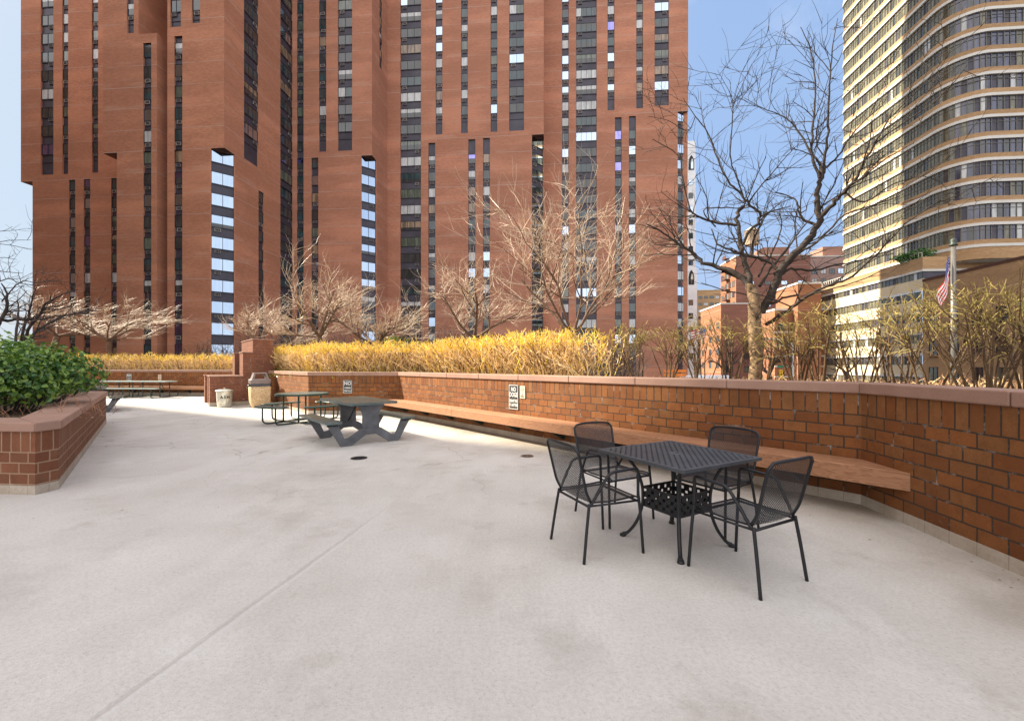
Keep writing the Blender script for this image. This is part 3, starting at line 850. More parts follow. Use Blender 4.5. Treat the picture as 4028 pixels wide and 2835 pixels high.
# lattice basket between the legs
b = MB(); bw, z0, z1 = .36, .27, .44; nn = 9
for k in range(4):
    Rz = Matrix.Rotation(R(90 * k), 3, 'Z')
    def pl(x0, x1, za, zb):
        b.box(Rz @ Vector(((x0 + x1) / 2, bw / 2, (za + zb) / 2)), (x1 - x0, .008, zb - za), R(90 * k))
    pl(-bw / 2, bw / 2, z1 - .02, z1); pl(-bw / 2, bw / 2, z0, z0 + .02)
    cs = bw / nn; rows = 4; rh = (z1 - z0 - .04) / rows
    for i in range(nn):
        for j in range(rows):
            if (i + j) % 2 == 0: pl(-bw / 2 + i * cs - cs * .14, -bw / 2 + (i + 1) * cs + cs * .14, z0 + .02 + j * rh - rh * .14, z0 + .02 + (j + 1) * rh + rh * .14)
b.box((0, 0, z0 + .004), (bw, bw, .006))
b.build('basket', MAT['black'], tb)

# ------------------------------------------------------------------ green picnic tables on V frames
def slab(b, x0, x1, y0, y1, z, mat_top, edge, r=.03, pitch_uv=True):
    """rounded expanded-metal slab with a folded edge, length along y"""
    ring = rrect(x1 - x0, y1 - y0, .05, 5); cx, cy = (x0 + x1) / 2, (y0 + y1) / 2
    V = [(x + cx, y + cy, z) for x, y in ring]; n = len(V)
    b.face(V, mat_top, [(p[0], p[1]) for p in V])
    V2 = [(x * 1.0 + cx, y + cy, z - edge) for x, y in ring]
    acc = 0; U = [0]
    for i in range(n):
        a, c = ring[i], ring[(i + 1) % n]; acc += math.hypot(a[0] - c[0], a[1] - c[1]); U.append(acc)
    for i in range(n):
        j = (i + 1) % n
        b.face([V2[i], V2[j], V[j], V[i]], mat_top, [(U[i], 0), (U[i + 1], 0), (U[i + 1], edge), (U[i], edge)], True)
    # solid bars under the skin so it reads as a heavy top
    for k in range(3):
        xx = x0 + (x1 - x0) * (k + .5) / 3
        b.box((xx, cy, z - .02), (.03, (y1 - y0) - .1, .02), 0, 1)

def v_table(label):
    t = thing('picnic_table', label, 'picnic table')
    gm, gt = MAT['green_mesh'], MAT['green_metal']
    b = MB(); slab(b, -.46, .46, -.2, 1.60, .785, 0, .045); b.build('tabletop', [gm, gt], t)
    for s in (-1, 1):
        b = MB(); slab(b, s * .71 - .145, s * .71 + .145, -.16, 1.62, .465, 0, .04); b.build('bench_seat', [gm, gt], t)
    # V frame profile (x, z), thickness along y
    right = [(.0, .30), (.16, .30), (.20, .285), (.41, .145), (.485, .135), (.50, .155), (.615, .42), (.80, .42), (.565, .02), (.545, 0), (.37, 0), (.345, .015), (.10, .175), (0, .18)]
    stem = [(.16, .30), (.155, .55), (.17, .60), (.26, .74), (-.26, .74), (-.17, .60), (-.155, .55), (-.16, .30)]
    for y in (0.0, 1.2):
        b = MB()
        def ext(poly):
            n = len(poly)
            A = [(x, y - .03, z) for x, z in poly]; C = [(x, y + .03, z) for x, z in poly]
            b.raw(A + C, [tuple(range(n)), tuple(reversed(range(n, 2 * n)))] + [((i + 1) % n, i, i + n, (i + 1) % n + n) for i in range(n)], 0, False)
        ext([(x, z) for x, z in right][::-1]); ext([(-x, z) for x, z in right]); ext(stem[::-1])
        b.build('side_frame', MAT['gray_leg'], t, bevel=.006, bseg=1)
    for y in (0.0, 1.2):
        for s in (-1, 1):
            b = MB(); b.box((s * .71, y - .034, .405), (.19, .006, .05))
            for q in (-.05, .05): b.lathe([(.012, 0), (.012, .0)], 3)
            b.build('seat_plate', MAT['black'], t)
    for (y0, y1) in ((.03, .55), (1.17, .65)):
        b = MB(); b.tube([(0, y0, .33), (0, y1, .74)], .014, 6); b.build('brace', MAT['black'], t)
    return t
pt = v_table('square topped dark green mesh picnic table on gray V shaped legs in mid deck')
pt.location = (-2.655, 8.17, 0); pt.rotation_euler = (0, 0, R(40))
p2 = copy_tree(pt); p2['label'] = 'dark green mesh picnic table mostly hidden behind the left planter end'
p2.location = (-13.12, 13.35, 0); p2.rotation_euler = (0, 0, R(40))
pt['group'] = p2['group'] = 'green mesh picnic tables on V legs'

# round table with four curved seats
rt = thing('round_picnic_table', 'round green mesh picnic table with four curved seats on bent pipes', 'picnic table', (-5.5, 11.4, 0), R(-30))
b = MB(); n = 40
V = [(.63 * math.cos(2 * math.pi * j / n), .63 * math.sin(2 * math.pi * j / n), .745) for j in range(n)]
b.face(V, 0, [(p[0], p[1]) for p in V])
b.lathe([(.60, .70), (.638, .70), (.645, .72), (.63, .746)], n, (0, 0, 0), 1)
b.build('tabletop', [MAT['green_mesh'], MAT['green_metal']], rt)
for k in range(4):
    a0 = R(90 * k + 0)
    b = MB(); M = 12; span = R(31); ri, ro = .80, 1.07
    top, UV = [], []
    for i in range(M + 1):
        w = a0 - span + 2 * span * i / M
        top.append(((ri * math.cos(w), ri * math.sin(w)), (ro * math.cos(w), ro * math.sin(w))))
    for i in range(M):
        (i0, o0), (i1, o1) = top[i], top[i + 1]
        q = [(i0[0], i0[1], .46), (o0[0], o0[1], .46), (o1[0], o1[1], .46), (i1[0], i1[1], .46)]
        b.face(q, 0, [(p[0], p[1]) for p in q])
    loop = [Vector((p[1][0], p[1][1], .445)) for p in top] + [Vector((p[0][0], p[0][1], .445)) for p in reversed(top)]
    b.tube(loop + [loop[0]], .018, 6, 1)
    b.build('curved_seat', [MAT['green_mesh'], MAT['green_metal']], rt)
    for s in (-1, 1):
        w = a0 + s * R(17)
        b = MB(); cw = a0 + s * R(17)
        r = .93
        b.tube(spline([(r * math.cos(w), r * math.sin(w), .44), (r * math.cos(w), r * math.sin(w), .16), (r * .97 * math.cos(w), r * .97 * math.sin(w), .06), (r * .85 * math.cos(w), r * .85 * math.sin(w), .024), (.45 * math.cos(a0 + s * R(38)), .45 * math.sin(a0 + s * R(38)), .022)], 4), .02, 8)
        b.build('seat_pipe', MAT['green_pipe'], rt)
    b = MB(); w = a0 + R(45)
    b.tube([(.45 * math.cos(w), .45 * math.sin(w), .02), (.45 * math.cos(w), .45 * math.sin(w), .71)], .021, 8)
    b.build('table_post', MAT['green_pipe'], rt)
b = MB(); b.tube([(.45, 0, .022), (0, .45, .022)], .012, 6)
q = [(.45 * math.cos(R(45 + 90 * k)), .45 * math.sin(R(45 + 90 * k)), .024) for k in range(5)]
b.tube(q, .018, 8); b.build('floor_ring', MAT['green_pipe'], rt)

# long tables with pipe frames
def long_table(label):
    t = thing('long_picnic_table', label, 'picnic table')
    L = 2.02
    b = MB(); slab(b, -.37, .37, -L / 2, L / 2, .76, 0, .045); b.build('tabletop', [MAT['sunlit_mesh'], MAT['green_metal']], t)
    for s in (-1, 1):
        b = MB(); slab(b, s * .72 - .13, s * .72 + .13, -L / 2, L / 2, .46, 0, .04); b.build('bench_seat', [MAT['sunlit_mesh'], MAT['green_metal']], t)
    for y in (-.68, .68):
        b = MB()
        b.tube(spline([(-.72, y, .43), (-.72, y, .12), (-.69, y, .045), (-.62, y, .02), (0, y, .02), (.62, y, .02), (.69, y, .045), (.72, y, .12), (.72, y, .43)], 4), .02, 8)
        for x in (-.25, .25): b.tube([(x, y, .02), (x, y, .73)], .02, 8)
        b.build('pipe_frame', MAT['green_pipe'], t)
        b = MB(); b.tube([(0, y, .40), (0, y - math.copysign(.35, y), .73)], .012, 6); b.tube([(-.25, y, .40), (.25, y, .40)], .012, 6); b.build('brace', MAT['green_pipe'], t)
    return t
lt = long_table('long green pipe framed picnic table nearest the barbecue, right of its pair')
e_right = Vector((-15.85, 20.25, 0)); ld = dirv(-85)
lt.location = e_right + ld * 1.03; lt.rotation_euler = (0, 0, R(85))
lt2 = copy_tree(lt); lt2['label'] = 'long green pipe framed picnic table at the left end behind the planter'
lt2.location = e_right + ld * 3.09
lt['group'] = lt2['group'] = 'long picnic tables by the far wall'

# ------------------------------------------------------------------ brick apartment towers
def fa(x, b):
    r = (x - CX) / FPX; return b * (.99619 * r - .08716) / (.99619 + .08716 * r)
def fb(x, a):
    r = (x - CX) / FPX; return a * (.99619 + .08716 * r) / (.99619 * r - .08716)
FLH, Z29 = 2.75, 29.0
WMESH = {}
def window_mesh(w, h, n, gi, variant):
    key = (round(w, 2), round(h, 2), n, gi, variant)
    if key in WMESH: return WMESH[key]
    b = MB(); f = .055
    b.box((0, 0, f / 2), (w, .06, f)); b.box((0, 0, h - f / 2), (w, .06, f))
    for k in range(n + 1): b.box((-w / 2 + f / 2 + (w - f) * k / n, 0, h / 2), (f, .062, h - 2 * f))
    for k in range(n):
        x0 = -w / 2 + f / 2 + (w - f) * k / n; x1 = x0 + (w - f) / n
        split = None
        if variant == 1: split = .55
        if variant == 2: split = .3
        g = gi
        if variant == 3 and k == 0: g = (gi + 2) % 4
        if split:
            zs = f + (h - 2 * f) * split
            b.face([(x0, .012, f), (x1, .012, f), (x1, .012, zs), (x0, .012, zs)], 1 + (0 if gi != 0 else 1))
            b.face([(x0, .012, zs), (x1, .012, zs), (x1, .012, h - f), (x0, .012, h - f)], 1 + g)
        else:
            b.face([(x0, .012, f), (x1, .012, f), (x1, .012, h - f), (x0, .012, h - f)], 1 + g)
    me = bpy.data.meshes.new('window'); me.from_pydata(b.v, [], b.f)
    for m in [MAT['wframe']] + GL: me.materials.append(m)
    me.polygons.foreach_set('material_index', b.m); me.update()
    WMESH[key] = (me, b)
    return WMESH[key]

class Tower:
    def __init__(s, label, base, mat, seed, sky):
        s.t = thing('apartment_tower', label, 'apartment tower', tuple(base))
        s.O = base; s.brick = MB(); s.wins = []; s.mat = mat; s.rng = random.Random(seed); s.sky = sky
    def L(s, a, b, z): return ab(a, b, z) - s.O
    def quad(s, p, q, z0, z1, u0, u1):
        if z1 - z0 < .01 or (p - q).length < .01: return
        s.brick.face([(p.x, p.y, z0 - s.O.z), (q.x, q.y, z0 - s.O.z), (q.x, q.y, z1 - s.O.z), (p.x, p.y, z1 - s.O.z)], 0, [(u0, z0), (u1, z0), (u1, z1), (u0, z1)])
    def facade(s, A, B, z0, z1, cols=(), zvis=70, ac=True):
        """A->B left to right seen from outside; cols = (s0, s1, zlo, zhi, panes) in metres along"""
        P = s.L(A[0], A[1], 0); Q = s.L(B[0], B[1], 0); P.z = Q.z = 0
        d = (Q - P); Ln = d.length; d.normalize(); nin = Vector((-d.y, d.x, 0))
        rz = math.atan2(d.y, d.x); u0 = A[0] * 1.3 + A[1]
        cur = 0
        for (c0, c1, zl, zh, n) in sorted(cols):
            zl = max(zl, z0); zh = min(zh, z1)
            s.quad(P + d * cur, P + d * c0, z0, z1, u0 + cur, u0 + c0)
            p, q = P + d * c0, P + d * c1
            s.quad(p, q, z0, zl, u0 + c0, u0 + c1); s.quad(p, q, zh, z1, u0 + c0, u0 + c1)
            dep = .22; pi, qi = p + nin * dep, q + nin * dep
            s.quad(pi, p, zl, zh, u0, u0 + dep); s.quad(q, qi, zl, zh, u0, u0 + dep)
            oz = s.O.z
            s.brick.face([(p.x, p.y, zl - oz), (q.x, q.y, zl - oz), (qi.x, qi.y, zl - oz), (pi.x, pi.y, zl - oz)], 0, [(0, zl + .4)] * 4)
            w = c1 - c0; mid = (p + q) / 2 + nin * (dep - .09)
            sb = MB()
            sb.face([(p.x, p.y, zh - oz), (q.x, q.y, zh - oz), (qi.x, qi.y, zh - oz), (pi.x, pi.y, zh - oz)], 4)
            sb.face([(pi.x, pi.y, zl - oz), (qi.x, qi.y, zl - oz), (qi.x, qi.y, zh - oz), (pi.x, pi.y, zh - oz)], 0)
            k0 = math.ceil((zl - Z29) / FLH - .01); z = Z29 + k0 * FLH
            side = s.rng.choice((-1, 1)) if n > 1 else 0
            while z + FLH <= zh + .05 and z < zvis:
                # spandrel ledge + air-conditioner sleeve
                M = Matrix.Rotation(rz, 3, 'Z')
                c = (p + q) / 2 + nin * (dep - .05)
                sb.box((c.x, c.y, z + 1.16 - oz), (w, .10, .05), rz, 0)
                sb.box((c.x, c.y, z + .05 - oz), (w, .06, .04), rz, 0)
                if ac and s.rng.random() < .85:
                    acx = side * w * (.22 if n == 2 else .3) + (s.rng.uniform(-.1, .1) if n == 1 else 0)
                    aw = min(.66, w * .62); cc = c + d * acx
                    sb.box((cc.x, cc.y, z + .86 - oz), (aw, .14, .40), rz, 1)
                    pale_frame = s.rng.random() < .35  # some sleeves get the paler frame
                    fr = cc - nin * .075
                    for (zz, hh) in ((.66, .03), (1.06, .03)): sb.box((fr.x, fr.y, z + zz - oz), (aw + .04, .03, hh), rz, 2 if pale_frame else 1)
                    for e in (-1, 1):
                        fe = fr + d * e * aw / 2; sb.box((fe.x, fe.y, z + .86 - oz), (.03, .03, .40), rz, 2 if pale_frame else 1)
                    for g in range(3):
                        fe = fr + d * (g - 1) * aw * .25; sb.box((fe.x, fe.y, z + .86 - oz), (aw * .13, .02, .30), rz, 3)
                s.wins.append((mid + Vector((0, 0, z + 1.19 - oz)), rz, w, FLH - 1.19, n))
                z += FLH
            sb.build('spandrel_strip', [MAT['spandrel'], MAT['ac'], MAT['acw'], MAT['dark'], MAT['soffit']], s.t)
            cur = c1
        s.quad(P + d * cur, P + d * Ln, z0, z1, u0 + cur, u0 + Ln)
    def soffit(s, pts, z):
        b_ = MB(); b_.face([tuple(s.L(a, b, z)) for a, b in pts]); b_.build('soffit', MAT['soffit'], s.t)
    def top(s, pts, z):
        s.brick.face([tuple(s.L(a, b, z)) for a, b in pts], 0, [(0, z + 1)] * len(pts))
    def finish(s):
        s.brick.build('brick_wall', s.mat, s.t)
        s.wins.sort(key=lambda w: -(w[2] * w[3]) / ((w[0] + s.O).xy.length ** 2))
        rest = MB(); r = s.rng
        for i, (p, rz, w, h, n) in enumerate(s.wins):
            wz = p.z + s.O.z
            gi = r.choices(range(7), s.sky(p + s.O, rz))[0]
            va = r.choices((0, 1, 2, 3), (5, 2, 1, 1))[0] if gi != 2 else r.choices((0, 2), (8, 1))[0]
            me, mbb = window_mesh(w, h, n, gi, va)
            if i < 100:
                o = bpy.data.objects.new('window', me); COL.objects.link(o); o.parent = s.t; o.location = p; o.rotation_euler = (0, 0, rz)
            else:
                M = Matrix.Rotation(rz, 3, 'Z')
                for f, m in zip(mbb.f, mbb.m): rest.face([M @ Vector(mbb.v[j]) + p for j in f], m)
        if rest.f: tag(rest.build('window', [MAT['wframe']] + GL, s.t), kind='stuff')

def colx(b, a0, lst):
    """photo columns on a frontal face at depth b -> metres from its left end a0"""
    return [(fa(x0, b) - a0, fa(x1, b) - a0, zl, zh, n) for (x0, x1, zl, zh, n) in lst]
def colr(a, b0, lst):
    return [(fb(x0, a) - b0, fb(x1, a) - b0, zl, zh, n) for (x0, x1, zl, zh, n) in lst]
ZG, ZT = -2.0, 96.0

# sky mix per window: dark, teal, sky mirror, blind, warm, green, violet
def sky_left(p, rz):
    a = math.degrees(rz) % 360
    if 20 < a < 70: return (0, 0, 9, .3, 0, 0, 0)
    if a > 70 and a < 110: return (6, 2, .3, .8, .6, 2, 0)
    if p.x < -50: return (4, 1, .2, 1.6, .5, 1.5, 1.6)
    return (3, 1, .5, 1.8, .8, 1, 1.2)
L0 = ab(-58, 58, ZG)
TL = Tower('tall red brown brick apartment tower at the left with stepped bays', L0, MAT['tower'], 11, sky_left)
bU, bV = 58.4, 51.5
aU0, aU1 = fa(82, bU), -57.0
aUl = fa(128, bU)
TL.facade((aU0, bU), (aU1, bU), Z29, ZT, colx(bU, aU0, [(160, 210, Z29 + .9, 99, 2), (245, 268, Z29 + .9, 99, 1), (361, 386, Z29 + .9, 99, 1)]), 62)
TL.facade((aUl, bU), (fa(470, bU), bU), ZG, Z29, colx(bU, aUl, [(271, 296, ZG + 2, Z29, 1), (329, 355, ZG + 2, Z29, 1), (437, 459, ZG + 2, Z29, 1)]))
TL.facade((aU0, bU + (aUl - aU0)), (aUl, bU), ZG, Z29)
TL.facade((aU0, 76), (aU0, bU), Z29, ZT); TL.facade((aU0, 76), (aU0, bU + 2), ZG, Z29)
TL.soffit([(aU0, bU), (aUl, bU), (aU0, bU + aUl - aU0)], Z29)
# middle bay
a2, a2l, a2u, a2b = -57.7, fa(460, bV), fa(545, bV), fa(617, bV)
Z44 = Z29 + 15.1
TL.facade((a2, bV), (a2u, bV), Z44, ZT, colx(bV, a2, [(499, 526, Z44 + .2, 99, 1)]), 58)
TL.facade((a2u, bV), (a2u, 62), Z44, ZT)
TL.facade((a2, bV), (a2b, bV), Z29, Z44, colx(bV, a2, [(563, 595, Z29, Z44 - 1.2, 1)]))
TL.facade((a2l, bV), (a2b, bV), ZG, Z29, colx(bV, a2l, [(563, 595, ZG + 2, Z29, 1)]))
TL.facade((a2, bV + a2l - a2), (a2l, bV), ZG, Z29)
TL.facade((a2b, bV), (a2b, 64), ZG, Z44)
TL.facade((a2, 60), (a2, bV), Z29, ZT)
TL.facade((a2, 60), (a2, bV + 2), ZG, Z29)
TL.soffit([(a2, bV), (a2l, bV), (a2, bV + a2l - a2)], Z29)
TL.top([(a2u, bV), (a2b, bV), (a2b, 62), (a2u, 62)], Z44)
# back wall of the slot
a3, a3r = fa(658, bV), fa(882, bV)
TL.facade((a2b - .2, 60), (a3 + .2, 60), ZG, ZT)
TL.facade((a3, 62), (a3, bV), ZG, ZT)
TL.facade((a2u, 61), (a3, 61), Z44, ZT)
# right bay with chamfered corner windows
Z43 = Z29 + 15.4
a3c = fa(828, bV); b3c = bV + (a3r - a3c)
TL.facade((a3, bV), (a3r, bV), Z29, Z43, colx(bV, a3, [(685, 717, Z29, Z43 - .9, 1)]))
TL.facade((a3, bV + .02), (a3r, bV), Z43, ZT, colx(bV, a3, [(669, 711, Z43 + .3, 99, 2), (754, 786, Z43 + .6, 99, 1)]), 58)
TL.facade((a3, bV), (a3c, bV), ZG, Z29, colx(bV, a3, [(685, 717, ZG + 2, Z29, 1)]))
LCH = math.hypot(a3r - a3c, b3c - bV)
TL.facade((a3c, bV), (a3r, b3c), ZG, Z29, [(.08, LCH - .08, ZG + 2, Z29 - .02, 2)])
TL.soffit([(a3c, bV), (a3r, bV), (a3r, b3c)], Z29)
bM = 66.0
TL.facade((a3r, bV), (a3r, bM + .3), Z29, ZT, colr(a3r, bV, [(960, 1017, Z29 + .4, 99, 3), (1103, 1152, Z29, 99, 3)]), 64)
TL.facade((a3r, b3c), (a3r, bM + .3), ZG, Z29, colr(a3r, b3c, [(1017, 1038, ZG + 2, Z29 - 2.75, 1), (1103, 1152, ZG + 2, Z29, 3)]))
TL.top([(aU0, bU), (a2, bU), (a3r, bV), (a3r, 76), (aU0, 76)], ZT)
TL.facade((a3r, 76), (aU0, 76), ZG, ZT)
TL.finish()

# right hand tower
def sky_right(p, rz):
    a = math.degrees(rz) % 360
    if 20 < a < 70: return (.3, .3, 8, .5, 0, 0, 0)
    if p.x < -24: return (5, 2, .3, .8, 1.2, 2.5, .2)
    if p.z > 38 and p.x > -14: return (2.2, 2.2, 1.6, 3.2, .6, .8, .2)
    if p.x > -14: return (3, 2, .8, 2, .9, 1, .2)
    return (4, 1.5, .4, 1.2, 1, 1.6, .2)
R0 = ab(-10, 76, ZG)
TR = Tower('wide red brown brick apartment tower in the centre with stepped bays', R0, MAT['tower2'], 23, sky_right)
Z35, Z40, Z46 = Z29 + 5.5, Z29 + 11.0, Z29 + 16.5
aM0, aM1 = a3r + .02, fa(1463, bM); aMc = fa(1420, bM); bMc = bM + aM1 - aMc
TR.facade((aM0, bM), (aM1, bM), Z35, ZT, colx(bM, aM0, [(1168, 1194, Z35, 99, 1), (1255, 1283, Z35 + .9, 99, 1), (1329, 1385, Z35 + .9, 99, 2)]), 66)
TR.facade((aM0, bM), (aMc, bM), ZG, Z35, colx(bM, aM0, [(1168, 1194, ZG + 2, Z35, 1), (1225, 1252, ZG + 2, Z35, 1)]))
LCM = math.hypot(aM1 - aMc, bMc - bM)
TR.facade((aMc, bM), (aM1, bMc), ZG, Z35, [(.1, LCM - .1, ZG + 2, Z35 - .02, 2)])
TR.soffit([(aMc, bM), (aM1, bM), (aM1, bMc)], Z35)
bR = 72.5
TR.facade((aM1, bM), (aM1, bR), Z35, ZT, colr(aM1, bM, [(1493, 1504, Z35 + 16, 99, 1)]), 68)
TR.facade((aM1, bMc), (aM1, bR), ZG, Z35)
aR1 = fa(2139, bR); aRc = fa(2091, bR); bRc = bR + aR1 - aRc
TR.facade((aM1, bR), (aR1, bR), Z40, ZT, colx(bR, aM1, [(1575, 1656, Z40, 99, 3), (1714, 1740, Z40 + .8, 99, 1), (1814, 1840, Z40 + .8, 99, 1), (1930, 1956, Z40 + .8, 99, 1), (2003, 2061, Z40 + .8, 99, 2)]), 66)
TR.facade((aM1, bR), (aRc, bR), ZG, Z40, colx(bR, aM1, [(1575, 1656, ZG + 2, Z40, 3), (1685, 1712, ZG + 2, Z40 - .6, 1), (1842, 1870, ZG + 2, Z40 - .3, 1), (1900, 1927, ZG + 2, Z40 - .2, 1)]))
LCR = math.hypot(aR1 - aRc, bRc - bR)
TR.facade((aRc, bR), (aR1, bRc), ZG, Z40, [(.1, LCR - .1, ZG + 2, Z40 - .02, 2)])
TR.soffit([(aRc, bR), (aR1, bR), (aR1, bRc)], Z40)
bS = 77.5
TR.facade((aR1, bR), (aR1, bS), Z40, ZT); TR.facade((aR1, bRc), (aR1, bS), ZG, Z40)
aS1 = fa(2707, bS); aSc = fa(2664, bS); bSc = bS + .6
TR.facade((aR1, bS), (aS1, bS), Z46, ZT, colx(bS, aR1, [(2211, 2237, Z46, 99, 1), (2266, 2347, Z46, 99, 4), (2390, 2417, Z46 + .8, 99, 1), (2503, 2529, Z46 + .9, 99, 1), (2575, 2631, Z46 + 1.2, 99, 2)]), 70)
TR.facade((aR1, bS), (aSc, bS), ZG, Z46, colx(bS, aR1, [(2211, 2237, ZG + 2, Z46, 1), (2266, 2347, ZG + 2, Z46, 4), (2419, 2445, ZG + 2, Z46 - .5, 1), (2474, 2501, ZG + 2, Z46 - .4, 1)]))
LCS = math.hypot(aS1 - aSc, bSc - bS)
TR.facade((aSc, bS), (aS1, bSc), ZG, Z46, [(.1, LCS - .1, ZG + 2, Z46 - .02, 2)])
TR.soffit([(aSc, bS), (aS1, bS), (aS1, bSc)], Z46)
BB = 81.0
bE = bS + .3  # unseen back end cut thin, shaped for where the tower's shadow falls
TR.facade((aS1, bS), (aS1, bE), Z46, ZT); TR.facade((aS1, bE), (aS1 - 25, bE + 9), ZG, ZT); TR.facade((aS1 - 25, bE + 9), (aM0, bE + 9), ZG, ZT)
TR.top([(aM0, bM), (aM1, bM), (aR1, bR), (aS1, bS), (aS1, bE), (aS1 - 25, bE + 9), (aM0, bE + 9)], ZT)
TR.finish()

# the neighbouring block behind and to the left of the camera, whose shadow covers most of the deck
SUN_AZ, SUN_EL = -72.0, 37.0
sd = dirv(SUN_AZ)                               # towards the sun
eu = Vector((.869, -.495, 0)); en = Vector((-.495, -.869, 0)); HB = 64.0
e0 = Vector((-9.63, 14.12, 0)) + Vector((-.495, -.869, 0)) * .5 + sd * (HB / math.tan(R(SUN_EL)))     # a point on its roof edge
lo = e0 + en * 18; lo.z = ZG
nb = thing('apartment_block', 'pale apartment block outside the picture whose shadow falls on the deck', 'apartment block', tuple(lo))
b = MB()
poly = [e0 - eu * 46, e0 + eu * 60, e0 + eu * 60 + en * 40, e0 - eu * 46 + en * 40]
b.prism([((p - lo).x, (p - lo).y) for p in poly], 0, HB - ZG)
b.build('block_wall', MAT['tan_brick'], nb)

# ------------------------------------------------------------------ curved tan apartment building at the right
TB = ab(56, 66, ZG)
tan = thing('curved_apartment_building', 'tan brick apartment tower with white bands curving round its corner at the right', 'apartment building', tuple(TB))
def path_tower(off):
    a0, b_far, rad = 55.5, 86.8, 3.9
    pts = [(a0 + 8 , b_far + 2.2 - off), (a0 + 2.2, b_far + 2.2 - off)]
    for k in range(1, 6):
        w = R(90 + 90 * k / 5); pts.append((a0 + 2.2 + (2.2 + off) * math.cos(w) , b_far + (2.2 - off * 0) * math.sin(w)))
    pts[2:7] = [(a0 + 2.2 + (2.2 + off) * math.cos(R(90 + 18 * k)), b_far + (2.2 + off) * math.sin(R(90 + 18 * k))) for k in range(1, 6)]
    pts[0] = (a0 + 8, b_far + 2.2 + off); pts[1] = (a0 + 2.2, b_far + 2.2 + off)
    for k in range(0, 17):
        bb = b_far - (b_far - 68.1) * k / 16; pts.append((a0 - off, bb))
    for k in range(1, 11):
        w = R(180 + 90 * k / 10); pts.append((a0 + rad + (rad + off) * math.cos(w), 68.1 + (rad + off) * math.sin(w)))
    for k in range(1, 16): pts.append((a0 + rad + k * 1.55, 64.2 - off))
    return [ab(a, b) - Vector((TB.x, TB.y, 0)) for a, b in pts]
def ribbon(b, path, z0, z1, mat=0, i0=0, i1=None):
    u = 0
    for i in range(len(path) - 1):
        p, q = path[i], path[i + 1]; L = (q - p).length
        b.face([(p.x, p.y, z0 - ZG), (q.x, q.y, z0 - ZG), (q.x, q.y, z1 - ZG), (p.x, p.y, z1 - ZG)], mat, [(u, z0), (u + L, z0), (u + L, z1), (u, z1)])
        u += L
def ledge(b, pin, pout, z, mat=0):
    for i in range(len(pin) - 1):
        b.face([(p.x, p.y, z - ZG) for p in (pin[i], pin[i + 1], pout[i + 1], pout[i])], mat, [(0, z)] * 4)
pw, pb = path_tower(0.0), path_tower(.20); pwh = path_tower(.28)
rng = random.Random(5)
NF = 19
glass_list = [MAT['sunlit_glass'], MAT['shaded_glass'], MAT['tan_frame'], GL[3], GL[0], MAT['spandrel']]
for k in range(NF + 1):
    zf = 17.6 + 2.9 * k
    b = MB()   # brick band, zf .. zf+.75 then the white lip
    zlow = zf - (1.6 if k == 0 else 0)
    ribbon(b, pb, zf + .385, zf + 1.0); ledge(b, pw, pb, zf + 1.0)
    if k == 0: ribbon(b, pb, zf - 1.6, zf - .005)
    b.build('brick_band', MAT['tan_brick'], tan)
    b = MB(); ribbon(b, pwh, zf, zf + .38); ledge(b, pw, pwh, zf + .38); ledge(b, pw, pwh, zf)
    b.build('white_band', MAT['white_stone'], tan)
    if k == NF: break
    b = MB(); z0, z1 = zf + 1.0, zf + 2.9
    ln = len(pw)
    for i in range(ln - 1):
        p, q = pw[i], pw[i + 1]
        L = (q - p).length; m = max(1, round(L / .72)); d = (q - p) / m
        nin = Vector((-d.y, d.x, 0)).normalized()
        front = i > 26
        for j in range(m):
            a = p + d * j; c = a + d
            mt = (rng.choices((1, 5, 3, 4, 0), (6, 2, .7, 1.5, .5))[0] if front else rng.choices((0, 4, 3, 5), (7, 1.6, .25, .5))[0])
            b.face([(a.x, a.y, z0 - ZG), (c.x, c.y, z0 - ZG), (c.x, c.y, z1 - ZG), (a.x, a.y, z1 - ZG)], mt)
            e = a - nin * .05; rzz = math.atan2(d.y, d.x)
            b.box((e.x, e.y, (z0 + z1) / 2 - ZG), (.06 if j % 2 else .1, .07, z1 - z0), rzz, 2)
            e2 = (a + c) / 2 - nin * .04
            b.box((e2.x, e2.y, z1 - .55 - ZG), (d.length, .05, .06), rzz, 2)
    b.build('ribbon_window', glass_list, tan)
b = MB(); top = 17.6 + 2.9 * NF + 1.2
b.face([(p.x, p.y, top - ZG) for p in pw] + [tuple(ab(85, 90, top) - TB)])
far_end = [ab(85, 64.2) - TB, ab(85, 90) - TB, ab(63.5, 89) - TB]
b.build('roof', MAT['white_stone'], tan)
b = MB()
b.face([(p.x, p.y, 15.9 - ZG) for p in pwh] + [(far_end[1].x, far_end[1].y, 15.9 - ZG)])
b.build('soffit', MAT['white_stone'], tan)
